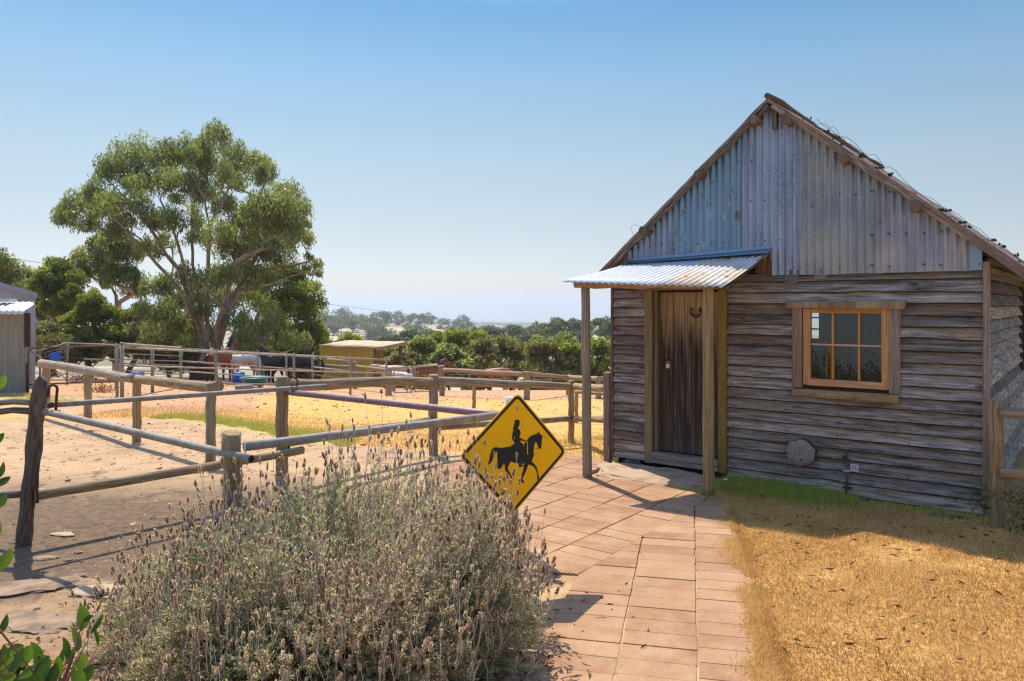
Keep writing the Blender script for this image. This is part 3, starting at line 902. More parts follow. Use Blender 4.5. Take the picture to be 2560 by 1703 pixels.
# gable sheets
RZ = 4.085
def roofz(s): return RZ - (1.94 - s) * .868 if s < 1.94 else RZ - (s - 1.94) * .825


def sheet(s0, s1, zb, mat, out, pitch=.0762, amp=.0125, flat=False, tint=.5, parent=cabin):
    mb = MB(); k = 1 if flat else 8
    nS = max(2, int(round((s1 - s0) / pitch * k)))
    rowsP = [[], [], [], []]; uvs = [[], [], [], []]
    for i in range(nS + 1):
        s = s0 + (s1 - s0) * i / nS
        zt = max(roofz(s) - .015, zb + .01)
        w = 0 if flat else amp * math.sin(2 * math.pi * (s - s0) / pitch)
        for r, f in enumerate((0, .33, .66, 1)):
            z = zb + (zt - zb) * f
            dn = .004 * mnoise.noise(Vector((s * 2, z * 2, out * 90)))
            zz = z + (.006 * mnoise.noise(Vector((s * 3, 7, 0))) if r == 0 else 0)
            rowsP[r].append((s, -(out + w + dn), zz)); uvs[r].append((s, z))
    mb.grid(rowsP, tint, True, uvs=uvs)
    return mb.build('gable_sheet', mat, parent)


sheet(.0, .21, 2.28, M['sheetC'], .030, flat=True, tint=.6)
sheet(.19, .82, 2.36, M['sheetB'], .034, tint=.25)
sheet(.80, 1.64, 2.38, M['sheetA'], .040, tint=.5)
sheet(1.62, 1.95, 2.40, M['sheetB'], .046, tint=.6)
sheet(1.94, 2.26, 2.243, M['sheetB'], .046, tint=.55)
sheet(2.235, 3.05, 2.240, M['sheetC'], .052, .0815, tint=.55)
sheet(3.03, 3.80, 2.246, M['sheetD'], .046, .077, tint=.6)
sheet(3.785, 3.885, 2.25, M['flash'], .055, flat=True, tint=.5)
mb = MB()
for a, b, z0 in ((2.09, 2.225, 2.15), (2.385, 2.51, 2.198)):
    mb = MB(); mb.box((a, -.045, z0), (b, -.02, 2.30), random.random()); mb.build('packing_block', M['greyplank'], cabin, .004)

mb = MB(); rr = random.Random(8)
for sx in (.06, .38, 1.52, 2.10, 2.62, 3.28, 3.80):
    for k in range(20):
        z = .03 + .1125 * k + rr.uniform(-.006, .006)
        if 2.12 < sx < 3.24 and .95 < z < 1.98: continue
        x = sx + rr.uniform(-.012, .012); mb.lathe((x, -.036, z), [(.0055, 0), (.0055, -.012), (0, -.013)], 6, .3, axis=(0, -1, 0)) if 0 else mb.box((x - .004, -.056, z - .004), (x + .004, -.03, z + .004), .3)
tag(mb.build('nails', M['iron'], cabin), kind='stuff')
mb = MB()
for z in (2.31, 2.62, 3.05, 3.50, 3.86):
    for k in range(26):
        x = .05 + .1524 * k
        if roofz(x) - .05 < z or rr.random() < .25 or (z < 2.4 and x < 1.95): continue
        mb.lathe((x + rr.uniform(-.006, .006), -.050, z + rr.uniform(-.012, .012)), [(.009, 0), (.007, .012), (0, .016)], 7, .4, axis=(0, -1, 0))
tag(mb.build('roofing_nails', M['iron'], cabin), kind='stuff')

# roof: two shingled slopes, battens, rake poles
mb = MB()
def slope(sgn, s_eave, z_eave):
    ns, ny = 34, 24
    top, bot = [], []
    for i in range(ns + 1):
        f = i / ns
        s = 1.94 + (s_eave - 1.94) * f; z = 4.115 + (z_eave - 4.115) * f
        r0, r1 = [], []
        for j in range(ny + 1):
            y = -.15 + 5.3 * j / ny
            st = 0.0
            nz = .012 * mnoise.noise(Vector((s * 2.2, y * 1.4, sgn * 3))) + .005 * mnoise.noise(Vector((s * 9, y * 7, sgn * 5)))
            yy = y + (.02 * mnoise.noise(Vector((s * 6.5, 3, sgn))) if j == 0 else 0)
            r0.append((s, yy, z + st + nz + .018)); r1.append((s, yy, z - .03 + nz))
        top.append(r0); bot.append(r1)
    uv = [[(j * 5.3 / ny, i * 2.8 / ns) for j in range(ny + 1)] for i in range(ns + 1)]
    tn = [random.random() for _ in range(ny + 1)]
    mb.grid(top, .5, False, flip=sgn > 0, uvs=uv, tints=tn); mb.grid(bot, .2, False, flip=sgn < 0, uvs=uv)
    for j in (0, ny):
        mb.grid([[r[j] for r in top], [r[j] for r in bot]], .6, False, flip=(j == 0) == (sgn > 0), uvs=[[(0, i * .08) for i in range(ns + 1)], [(.05, i * .08) for i in range(ns + 1)]])
    mb.grid([top[-1], bot[-1]], .4, False, uvs=[[(0, j * .2) for j in range(ny + 1)], [(.05, j * .2) for j in range(ny + 1)]])
slope(-1, -.17, 2.285); slope(1, 4.28, 2.20)
M['shingle'] = wood('roof_shingle', (.10, .07, .05), (.32, .235, .175), (.27, .095, .065), .55, gu=30, gv=6, bump=.9, tintamt=.4)
roof = mb.build('roof', M['shingle'], cabin)
mb = MB(); pts = [(1.94 + .02 * math.sin(i), -.17 + 5.35 * i / 14, 4.145 + .010 * math.sin(i * 2.1)) for i in range(15)]
mb.tube(pts, .032, 8, .4, .2); mb.build('ridge_pole', M['rafter'], roof)
mb = MB()
pts = [(-.16 + 2.1 * i / 22, -.125, 2.235 + 2.1 * .866 * i / 22 + .012 * math.sin(i * 1.7)) for i in range(23)]
mb.tube(pts, [.027 + .005 * math.sin(i * 2.3) for i in range(23)], 8, .45, .25)
mb.build('rake_pole', M['rafter'], roof)
mb = MB()
for i in range(5):
    a = 1.98 + 2.26 * i / 5; b = a + 2.26 / 5 + .03
    z = lambda s: 4.075 - (s - 1.94) * .822 - .003 * i
    mb.bar((a, -.135, z(a)), (b, -.13, z(b)), .026, .050, (0, 0, 1), None, jit=.006)
mb.build('bargeboard', wood('flaking_bargeboard', (.12, .085, .06), (.42, .33, .25), (.30, .10, .07), .6, gu=50, gv=3, bump=.9, tintamt=.3), roof, .004)
for s0, z0 in ((.483, 2.795), (1.172, 3.39), (1.80, 3.91), (2.14, 3.86), (2.712, 3.385), (3.348, 2.865)):
    mb = MB(); r = random.uniform(.042, .054)
    mb.tube([(s0, -.20, z0), (s0 + .005, -.05, z0), (s0, .25, z0)], r, 9, None, .18)
    mb.build('purlin', M['rafter'], roof)
mb = MB(); mb.box((1.965, -.085, 3.80), (2.01, -.055, 4.03), .3); mb.build('king_post', M['rafter'], roof, .004)
mb = MB(); mb.bar((-.16, -.11, 2.30), (.03, -.06, 2.345), .06, .055, (0, 0, 1), .5); mb.build('eave_block', M['beam'], roof, .005)
for q in np.arange(.25, 5, .62):
    mb = MB(); mb.bar((3.80, q, 2.52), (4.22, q, 2.185), .05, .085); mb.build('rafter_tail', M['rafter'], roof, .004)
mb = MB(); mb.box((3.89, .12, 2.25), (3.915, 5.0, 2.37), .5); mb.build('fascia', M['board_side'], cabin, .003)
# bits of fencing wire and dry twigs lying on the right slope
mb = MB(); rr = random.Random(4)
def roof_right(s, y, h=0): return Vector((s, y, 4.15 - (s - 1.94) * .822 + h))
for k in range(6):
    s0 = rr.uniform(2.1, 3.7); y0 = rr.uniform(-.12, .3); pts = []
    ln = rr.uniform(.25, .9); amp = rr.uniform(.02, .09)
    for i in range(13):
        f = i / 12
        pts.append(roof_right(s0 + ln * f + .03 * math.sin(f * 9 + k), y0 + .06 * math.sin(f * 5 + k), .015 + amp * math.sin(math.pi * f) * (1 + .4 * math.sin(f * 21 + k))))
    mb.tube(pts, .0022, 4, .5)
for k in range(16):
    s0 = 2.0 + 2.2 * rr.random(); y0 = rr.uniform(-.14, .5)
    p = roof_right(s0, y0); q = p + Vector((rr.uniform(-.09, .06), rr.uniform(-.05, .05), rr.uniform(.01, .05)))
    mb.tube([p, (p + q) * .5 + Vector((rr.uniform(-.02, .02), 0, .01)), q], .0022 if k % 3 else .004, 4, .5)
pts = [Vector((.34, -.14, 2.74)), Vector((.29, -.13, 2.85)), Vector((.33, -.12, 2.89)), Vector((.42, -.12, 2.85)), Vector((.46, -.12, 2.80))]
mb.tube(pts, .0022, 4, .5)
tag(mb.build('wire_netting', M['wire'], roof), kind='stuff')
mb = MB()
for k in range(22):
    s0 = 2.2 + 2.0 * rr.random(); p = roof_right(s0, rr.uniform(-.13, .2), .012)
    for _ in range(3):
        c = p + Vector((rr.uniform(-.05, .05), rr.uniform(-.03, .05), rr.uniform(-.008, .012)))
        mb.lathe(c, [(.0, -.012), (rr.uniform(.012, .03), 0), (.0, rr.uniform(.012, .024))], 6, rr.random())
tag(mb.build('moss', plain('dry_moss', (.075, .065, .03), .95, 0, .4, 30, .8), roof), kind='stuff')

# corner boards
mb = MB(); mb.bar((3.915, -.012, .085), (3.915, -.012, 2.33), .052, .075, (0, 1, 0), .6, jit=.003); mb.build('corner_board', M['trimwood'], cabin, .004)
mb = MB(); mb.bar((-.022, .0, .05), (-.022, .0, 2.33), .04, .07, (0, 1, 0), .35, jit=.003); mb.build('corner_board', M['rafter'], cabin, .004)
mb = MB(); mb.bar((-.088, -.02, -.04), (-.082, -.02, 1.09), .085, .09, (0, 1, 0), .6, jit=.006)
mb.build('corner_post', wood('reddish_split_post', (.13, .085, .06), (.36, .25, .18), gu=50, gv=1.8, bump=.9), cabin, .008)

# door
door = None
m, nt, out = mk('scorched_door'); n = NT(nt)
uv = n.n('ShaderNodeTexCoord').outputs['UV']; ob = n.n('ShaderNodeTexCoord').outputs['Object']; t = n.attr('tint')
off = n.n('ShaderNodeCombineXYZ', {'X': n.math('MULTIPLY', t, 17.0), 'Y': n.math('MULTIPLY', t, 31.0)}).outputs[0]
v = n.n('ShaderNodeVectorMath', {0: uv, 1: off}, operation='ADD').outputs[0]
g = n.noise(n.map(v, (60, 1.6, 1)), 1.0, 7, .62, .6)
zc = n.n('ShaderNodeSeparateXYZ', {0: ob}).outputs['Z']
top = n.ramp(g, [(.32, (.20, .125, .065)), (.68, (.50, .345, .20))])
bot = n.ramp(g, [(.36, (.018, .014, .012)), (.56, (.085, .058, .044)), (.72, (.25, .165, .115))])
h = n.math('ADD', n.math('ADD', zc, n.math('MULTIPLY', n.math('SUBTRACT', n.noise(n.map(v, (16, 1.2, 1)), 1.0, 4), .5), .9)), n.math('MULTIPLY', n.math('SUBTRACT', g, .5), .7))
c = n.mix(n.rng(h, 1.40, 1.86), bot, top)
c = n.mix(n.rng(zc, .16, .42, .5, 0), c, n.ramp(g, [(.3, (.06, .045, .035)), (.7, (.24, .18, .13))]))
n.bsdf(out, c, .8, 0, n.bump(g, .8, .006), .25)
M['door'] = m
door = thing('door', None, None); door.parent = cabin
mb = MB(); e = [.575, .744, .888, 1.03, 1.17, 1.345]
for i in range(5):
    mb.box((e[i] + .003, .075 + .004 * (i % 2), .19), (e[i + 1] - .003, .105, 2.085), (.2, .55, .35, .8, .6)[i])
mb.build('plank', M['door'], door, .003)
mb = MB()
pts = [Vector((1.03 + .058 * math.sin(a) , .065, 1.852 - .064 * math.cos(a))) for a in np.linspace(-2.25, 2.25, 17)]
for i in range(16): mb.bar(pts[i], pts[i + 1], .012, .024, (pts[i] + pts[i + 1]) * .5 - Vector((1.03, .065, 1.852)), .5)
mb.build('horseshoe', M['iron'], door, .002)
mb = MB(); mb.tube([(.935, .06, 1.858), (1.14, .055, 1.825)], .006, 6, .8); mb.build('latch_rod', M['trimwood'], door)
mb = MB(); mb.box((.62, .06, 1.262), (.74, .072, 1.285), .4); mb.box((.60, .058, 1.245), (.625, .078, 1.30), .4)
mb.tube([(.705, .05, 1.285), (.705, .045, 1.25)], .006, 6, .4); mb.build('hasp', M['iron'], door)
mb = MB(); mb.box((.672, .03, 1.178), (.716, .052, 1.228), .8)
hook = [Vector((.694 + .014 * math.cos(a), .041, 1.24 + .018 * math.sin(a))) for a in np.linspace(0, math.pi, 9)]
mb.tube([Vector((.708, .041, 1.225))] + hook + [Vector((.680, .041, 1.225))], .0035, 6, .8)
mb.build('padlock', plain('brushed_steel_lock', (.62, .58, .52), .4, .6, .2, 40), door, .002)
frame = thing('door_frame', None, None); frame.parent = cabin
mb = MB(); mb.box((.430, -.052, .045), (.53, .0, 2.098), .45); mb.build('jamb', M['ochre'], frame, .005)
mb = MB(); mb.box((1.355, -.058, .045), (1.445, .0, 2.10), .55); mb.build('jamb', M['ochre'], frame, .005)
mb = MB(); mb.box((.535, -.003, .18), (.575, .13, 2.10), .3); mb.box((1.325, -.003, .18), (1.352, .13, 2.10), .1); mb.build('reveal', M['ochre'], frame, .003)
mb = MB(); mb.bar((.385, -.032, 2.138), (1.485, -.034, 2.146), .068, .086, (0, 0, 1), .3); mb.build('lintel', M['ochre'], frame, .006)
mb = MB(); mb.bar((.532, -.01, .151), (1.353, -.012, .149), .15, .062, (0, 0, 1), .8); mb.bar((.532, -.03, .088), (1.353, -.032, .084), .09, .058, (0, 0, 1), .6); mb.build('threshold', M['greyplank'], frame, .006)

# porch
porch = thing('porch', None, None); porch.parent = cabin
for nm, a, r, zt in (('a', (.185, -.96), .052, 2.16), ('b', (1.585, -.875), .058, 2.135)):
    mb = MB(); N_ = 16
    pts = [(a[0] + (.012 if nm == 'a' else -.003) * (i / N_ - .5) * 2 * (-1 if nm == 'a' else 1), a[1] + .004 * math.sin(i), -.04 + (zt + .04) * i / N_) for i in range(N_ + 1)]
    mb.tube(pts, [r * (1.04 - .10 * i / N_) for i in range(N_ + 1)], 14, .55 if nm == 'b' else .3, .06)
    mb.build('post', M['post'], porch)
mb = MB(); pts = [(.05 + 1.56 * i / 12, -.985 + .10 * i / 12, 2.152 - .022 * i / 12 + .008 * math.sin(i * 1.9)) for i in range(13)]
mb.tube(pts, [.038 + .006 * math.sin(i * 1.3) for i in range(13)], 7, .6, .3); mb.build('beam', M['beam'], porch)
mb = MB(); mb.bar((1.82, -.01, 2.43), (1.70, -.86, 2.10), .05, .06, jit=.004); mb.build('rafter', M['rafter'], porch, .004); mb = MB(); mb.bar((.28, -.01, 2.37), (.10, -.95, 2.185), .05, .05, jit=.004); mb.build('rafter', M['rafter'], porch, .004)
mb = MB()
for i in range(6): mb.box((1.775 + .027 * i, -.055 - .004 * (i % 2), 2.27 - .004 * i), (1.800 + .027 * i, -.02, 2.34 + .026 * i), None)
mb.build('end_boards', wood('red_brown_offcut', (.06, .03, .02), (.26, .13, .075), bump=.8), porch, .002)
mb = MB(); mb.bar((.30, -.03, 2.33), (1.90, -.03, 2.40), .04, .07); mb.build('wall_plate', M['rafter'], porch, .004)
def porch_pt(u, v, lift=0.0):
    b = Vector((.215 + 1.715 * u, -.03, 2.425 + .075 * u)); f = Vector((-.035 + 1.83 * u, -1.13 + .10 * u, 2.185 - .085 * u))
    p = b.lerp(f, v)
    sag = -.012 * math.sin(math.pi * v)
    return p + Vector((0, 0, .0095 * math.sin(2 * math.pi * 24 * u) + sag + lift))
for u0, u1, mt, lift in ((0, .63, 'porchA', .0), (.615, 1.0, 'porchB', .004)):
    mb = MB(); nu = int((u1 - u0) * 24 * 8)
    Pn = [[porch_pt(u0 + (u1 - u0) * i / nu, v, lift) for i in range(nu + 1)] for v in (0, .25, .5, .75, 1)]
    mb.grid(Pn, .55, True)
    o = mb.build('roof_sheet', M[mt], porch)
    sm = o.modifiers.new('thick', 'SOLIDIFY'); sm.thickness = .002
mb = MB()
a0, a1 = Vector((.20, -.075, 2.435)), Vector((1.95, -.075, 2.522))
mb.grid([[a0 + Vector((0, .015, .045)), a1 + Vector((0, .015, .035))], [a0 + Vector((0, .0, 0)), a1], [a0 + Vector((-.01, -.075, -.018)), a1 + Vector((.005, -.11, -.045))]], .5, False)
mb.tube([a0 + Vector((0, -.005, .012)), a1 + Vector((0, -.005, .008))], .010, 6, .6)
mb.build('flashing', M['flash'], porch)

# window
win = thing('window', None, None); win.parent = cabin
mb = MB(); mb.bar((2.215, -.03, 1.058), (2.213, -.03, 1.90), .10, .03, (0, 1, 0), .4); mb.build('trim', M['trimwood'], win, .003)
mb = MB(); mb.bar((3.150, -.03, 1.055), (3.149, -.03, 1.885), .10, .03, (0, 1, 0), .6); mb.build('trim', M['trimwood'], win, .003)
mb = MB(); b = len(mb.v)
mb.prism([(2.094, -.032, 1.893), (3.235, -.032, 1.884), (3.262, -.032, 1.974), (2.094, -.032, 1.962)], (0, -.035, 0), .5)
mb.build('head_board', wood('weathered_head_board', (.22, .135, .065), (.43, .29, .165), gu=3, gv=40, bump=.3), win, .006)
mb = MB(); mb.bar((2.172, -.045, 1.010), (3.192, -.047, 1.012), .07, .08, (0, 0, 1), .6); mb.build('sill', wood('flaking_ochre_sill', (.20, .13, .025), (.33, .235, .05), (.40, .25, .17), .7, gu=30, gv=4, bump=.5), win, .006)
mb = MB(); mb.box((2.26, -.012, 1.045), (3.11, .03, 1.10), .2); mb.build('shadow_gap', M['darkwood'], win)
sash = win
mb = MB()
mb.box((2.272, -.036, 1.093), (2.344, .03, 1.890), .5); mb.box((3.028, -.036, 1.089), (3.098, .03, 1.890), .5)
mb.box((2.346, -.030, 1.843), (3.026, .03, 1.890), .4); mb.box((2.318, -.042, 1.090), (3.056, .03, 1.160), .75)
mb.build('frame', M['warmwood'], sash, .003)
mb = MB()
for s0 in (2.566, 2.817): mb.box((s0 - .010, -.024, 1.162), (s0 + .010, .026, 1.842), .8)
mb.box((2.346, -.027, 1.508), (3.026, .026, 1.526), .85)
mb.build('glazing_bar', M['warmwood'], sash, .002)
m, nt, out = mk('window_glass'); n = NT(nt)
gl = n.n('ShaderNodeBsdfGlossy', {'Color': (.9, .95, 1, 1), 'Roughness': .02}); tr = n.n('ShaderNodeBsdfTransparent', {'Color': (.82, .86, .84, 1)})
fr = n.n('ShaderNodeFresnel', {'IOR': 1.55}); mx = n.n('ShaderNodeMixShader', {0: fr.outputs[0], 1: tr.outputs[0], 2: gl.outputs[0]}); nt.links.new(mx.outputs[0], out.inputs[0])
M['glass'] = m
mb = MB(); mb.box((2.342, .006, 1.158), (3.03, .010, 1.846), .5); mb.build('pane', M['glass'], sash)


def cab_w(s, d, z):
    return Vector((CAB_O[0] + s * CAB_U[0] - d * CAB_B[0], CAB_O[1] + s * CAB_U[1] - d * CAB_B[1], z))


# log slice, tap, warning plate on the wall
t = thing('log_slice', 'round sawn log slice with bark fixed low on the cabin wall', 'log slice', cab_w(2.27, .03, .388), CAB_RZ)
mb = MB(); rr = random.Random(3)
prof = []
ring = [1 + .05 * math.sin(k * 1.3) + rr.uniform(-.02, .02) for k in range(28)]
def ringp(rs, y): return [(rs * ring[k % 28] * .140 * math.cos(2 * math.pi * k / 28), y, rs * ring[k % 28] * .132 * math.sin(2 * math.pi * k / 28)) for k in range(29)]
mb.grid([ringp(1.02, .02), ringp(1.06, -.03), ringp(1.03, -.085)], .4, True); mb.build('bark', M['oldpost'], t)
m, nt, out = mk('cut_log_end'); n = NT(nt)
ob = n.n('ShaderNodeTexCoord').outputs['Object']
rad = n.n('ShaderNodeVectorMath', {0: ob}, operation='LENGTH').outputs['Value']
ns = n.noise(ob, 14, 5, .65)
c = n.ramp(n.math('FRACT', n.math('ADD', n.math('MULTIPLY', rad, 55.0), n.math('MULTIPLY', ns, 1.6))), [(0, (.25, .195, .165)), (.75, (.36, .29, .25)), (1, (.20, .15, .13))])
c = n.mix(n.rng(n.noise(ob, 23, 3), .62, .7), c, (.05, .035, .03))
n.bsdf(out, c, .9, 0, n.bump(ns, .6, .006), .2); M['cut'] = m
mb = MB(); mb.grid([ringp(1.03, -.085), ringp(.97, -.095), ringp(.5, -.098), ringp(.001, -.096)], .5, True); mb.build('cut_face', M['cut'], t)
t = thing('water_tap', 'old standpipe tap standing against the boards under the window', 'tap', cab_w(2.708, .05, -.06), CAB_RZ)
mb = MB(); mb.tube([(0, 0, -.05), (0, 0, .44)], .0125, 8, .5); mb.build('pipe', plain('tap_pipe', (.13, .125, .10), .6, .3, .5, 20), t)
mb = MB(); mb.tube([(-.006, 0, .41), (-.006, 0, .50)], .016, 8, .5); mb.tube([(-.006, -.01, .455), (-.03, -.05, .45), (-.035, -.06, .42)], .010, 7, .4); mb.tube([(-.006, 0, .50), (-.006, 0, .525)], .006, 6, .4); mb.tube([(-.035, -.005, .435), (.03, .0, .428)], .007, 6, .3)
mb.build('tap', plain('verdigris_brass', (.10, .13, .10), .6, .4, .5, 30, col2=(.08, .05, .03)), t)
mb = MB(); mb.box((-.03, -.016, .300), (.03, .02, .318), .8); mb.tube([(-.034, -.005, .309), (-.018, -.012, .309)], .009, 6, .9); mb.tube([(.034, -.005, .309), (.018, -.012, .309)], .009, 6, .9); mb.build('clamp', plain('zinc_clamp', (.6, .6, .58), .4, .6), t)
mb = MB(); mb.box((-.04, .012, .125), (.04, .03, .145), .4); mb.build('wall_bracket', M['iron'], t)
t = thing('warning_plate', 'small square white no drinking water plate with red ring', 'sign', cab_w(2.78, .042, .285), CAB_RZ)
mb = MB(); mb.bar((0, 0, -.037), (0, 0, .037), .074, .003, (0, 1, 0), .5); mb.build('plate', M['white'], t)
M['signred'] = plain('sign_red', (.55, .025, .05), .5, 0, .1)
mb = MB()
q = [(math.cos(a), math.sin(a)) for a in np.linspace(0, 2 * math.pi, 33)]
mb.grid([[(.031 * x, -.003, .031 * z) for x, z in q], [(.025 * x, -.003, .025 * z) for x, z in q]], .5, False)
mb.build('ring', M['signred'], t)
mb = MB(); mb.bar((-.019, -.0042, .019), (.019, -.0042, -.019), .005, .0006, (0, 1, 0), .5); mb.build('slash', M['signred'], t)
mb = MB(); mb.bar((-.016, -.0032, -.010), (-.016, -.0032, -.002), .011, .0004, (0, 1, 0)); mb.bar((.006, -.0032, .006), (.017, -.0032, .006), .0004, .006); mb.bar((.009, -.0032, .006), (.009, -.0032, -.002), .005, .0004, (0, 1, 0)); mb.bar((-.004, -.0032, .010), (.014, -.0032, .012), .0004, .004)
mb.build('symbol', M['black'], t)


# stones and the door slab
def rock(name, label, loc, size, mat, seed, rough=.25, rz=0.0, cat='stone', group=None, flat=0.0):
    import bmesh
    bm = bmesh.new(); bmesh.ops.create_icosphere(bm, subdivisions=4, radius=1.0)
    for v in bm.verts:
        p = v.co.copy()
        k = 1 + rough * mnoise.noise(p * 1.3 + Vector((seed, 0, 0))) + rough * .45 * mnoise.noise(p * 3.7 + Vector((0, seed, 0))) + rough * .2 * mnoise.noise(p * 9 + Vector((0, 0, seed)))
        v.co = p * k
        if flat: v.co.z = max(-1, min(flat, v.co.z)) + .04 * mnoise.noise(p * 5 + Vector((seed, 3, 0)))
        v.co = Vector((v.co.x * size[0], v.co.y * size[1], v.co.z * size[2]))
    me = bpy.data.meshes.new(name); bm.to_mesh(me); bm.free()
    for p in me.polygons: p.use_smooth = False if flat else True
    me.materials.append(mat)
    o = bpy.data.objects.new(name, me); COL.objects.link(o); o.location = loc; o.rotation_euler = (0, 0, rz)
    return tag(o, label, cat, group)


rock('stone_slab', 'large flat pale sandstone slab in front of the cabin door', cab_w(.74, .42, -.03), (.76, .42, .10), M['paleslab'], 3, .22, CAB_RZ, flat=.62)
rock('stone', 'broken sandstone piece at the edge of the door slab by the post', cab_w(1.28, .60, .0), (.14, .06, .05), M['paleslab'], 8, .5, CAB_RZ, flat=.5)
rock('stone', 'grey wedge stone tucked under the left end of the cabin wall', cab_w(.27, .06, .01), (.13, .07, .05), M['greystone'], 12, .4, CAB_RZ)
rock('stone', 'long flat grey brown foundation stone under the wall right of the tap', cab_w(3.03, .02, -.07), (.20, .09, .055), M['stone'], 5, .3, CAB_RZ)
rock('stone', 'dark round foundation stone just right of the tap pipe', cab_w(2.88, .04, -.06), (.055, .05, .06), M['greystone'], 6, .3, CAB_RZ)
rock('stone', 'dark flat stone lying in shaded grass near the cabin corner', cab_w(3.62, .28, -.01), (.17, .09, .02), M['greystone'], 9, .3, CAB_RZ + .3, flat=.5)
mb = MB(); mb.bar((-.13, 0, 0), (.13, 0, 0), .1, .06, (0, 0, 1), .5); o = mb.build('brick', plain('red_brick', (.28, .10, .06), .9, 0, .4, 12, .4), None, .006); o.location = cab_w(2.78, .03, -.055); o.rotation_euler = (0, 0, CAB_RZ)
tag(o, 'red brick under the bottom board behind the tap pipe', 'brick')
mb = MB(); mb.bar((-.13, 0, 0), (.13, 0, 0), .1, .06, (0, 0, 1), .3); o = mb.build('brick', plain('brown_brick', (.20, .10, .065), .9, 0, .4, 12, .4), None, .006); o.location = cab_w(2.55, .0, -.03); o.rotation_euler = (0, .1, CAB_RZ)
tag(o, 'brown brick half buried in grass left of the tap pipe', 'brick')
for i, (px, py, lb) in enumerate(((1812, 1223, 'crumpled white paper scrap in green grass right of the porch post'), (1852, 1213, 'torn grey white paper scrap on green grass below the wall'))):
    p = gpt(px, py); mb = MB(); rr = random.Random(i)
    mb.grid([[(x * .016 + rr.uniform(-.004, .004), y * .010, .075 - .03 * i + .012 * rr.random()) for x in range(-1, 3)] for y in range(-1, 2)], .7, False)
    o = mb.build('paper_scrap', M['white']); o.location = (p.x, p.y, 0.0); o.modifiers.new('thick', 'SOLIDIFY').thickness = .002; tag(o, lb, 'litter')
# ------------------------------------------------------------------ yard fences
def wpost(par, base, top, r, mat, n=10, wob=.08, name='post', taper=.95, flat_top=True, rough_top=0.0):
    base = Vector(base); top = Vector(top); k = 10
    mb = MB(); pts = [base + Vector((0, 0, -.12))] + [base.lerp(top, i / k) for i in range(k + 1)]
    pts = [p + Vector((.006 * math.sin(i * 1.9 + base.x), .006 * math.cos(i * 1.4), 0)) for i, p in enumerate(pts)]
    mb.tube(pts, [r * (1 - (1 - taper) * i / k) for i in range(k + 2)], n, None, wob)
    if rough_top:
        for q in range(len(mb.v) - n, len(mb.v)):
            v = mb.v[q]; mb.v[q] = (v[0], v[1], v[2] + random.uniform(-rough_top, rough_top))
    return mb.build(name, mat, par)


def wrail(par, p0, p1, r, mat, n=10, wob=.08, sag=.0, name='rail', k=12, r2=None, wf=2.0):
    p0 = Vector(p0); p1 = Vector(p1); mb = MB(); sd = random.random() * 20
    pts = []
    for i in range(k + 1):
        p = p0.lerp(p1, i / k)
        pts.append(p + Vector((0, 0, -sag * math.sin(math.pi * i / k) + r * .25 * mnoise.noise(Vector((i * .45, sd, 0))))))
    mb.tube(pts, [r + ((r2 or r) - r) * i / k for i in range(k + 1)], n, None, wob, wfreq=wf)
    return mb.build(name, mat, par)


def pbase(px, py): return gpt(px, py)


def top_of(b, py): return Vector((b.x, b.y, H - (py - HY) / FPX * b.y))


def lbase(px, Y):
    x = (px - 1280) / FPX * Y
    return Vector((x, Y, G(x, Y)))


# log fence round the far side of the hard yard
fa = thing('log_fence', 'weathered round log fence along the far left side of the pale yard', 'fence', (-6, 12, G(-6, 12)))
fa.matrix_world.translation = (0, 0, 0); fa.location = (0, 0, 0)
b1, b2, b3, b4 = lbase(115, 16.2), gpt(220, 1046), gpt(342, 1104), gpt(527, 1157)
for b, ty, r in ((b1, 902, .085), (b2, 922, .075), (b3, 940, .062), (b4, 957, .062)): wpost(fa, b, top_of(b, ty), r, M['post'], wob=.06)
wrail(fa, P(103, 908, b1.y - .1), P(338, 949, b3.y - .13), .082, M['log'], r2=.066, sag=-.02, wob=.12)
wrail(fa, P(343, 947, b3.y - .10), P(547, 969, b4.y - .08), .064, M['log'], r2=.07, sag=.01, wob=.12)

fb = thing('log_fence', 'round log post and rail fence from the hook post to the cabin corner', 'fence')
p3 = lbase(705, 8.1); p4 = gpt(1083, 1138); p5 = gpt(1428, 1108); p6 = cab_w(-.09, .0, 0)
for b, ty, r, nn in ((p3, 941, .066, 9), (p4, 937, .064, 10), (p5, 951, .048, 10)): wpost(fb, b, top_of(b, ty), r, M['post'], nn, .05)
wrail(fb, P(718, 967, p3.y + .12), P(1079, 953, p4.y - .06), .066, M['log'], r2=.058, sag=-.02)
wrail(fb, P(1088, 951, p4.y + .03), P(1424, 966, p5.y - .05), .060, M['log'], r2=.052, sag=.0)
wrail(fb, P(1434, 966, p5.y + .03), P(1524, 973, 9.75), .052, M['log'], k=6)
wrail(fb, P(722, 1105, p3.y + .1), P(1078, 1051, p4.y - .05), .05, M['log'])
wrail(fb, P(1092, 1068, p4.y), P(1424, 1047, p5.y - .03), .045, M['log'])
wrail(fb, P(1434, 1047, p5.y + .03), P(1524, 1050, 9.75), .046, M['log'], k=6)
fl = thing('low_rail', 'thin low log rail on a stump behind the porch post', 'fence')
q1 = gpt(1441, 1058); wpost(fl, q1, top_of(q1, 978), .04, M['post']); wrail(fl, P(1436, 980, q1.y - .06), P(1540, 988, q1.y - .3), .031, M['log'], k=6)
q1 = gpt(1185, 1032); o = wpost(None, q1, top_of(q1, 958), .05, M['post'], name='stump_post'); tag(o, 'short timber post standing alone in the straw behind the log rail', 'post')

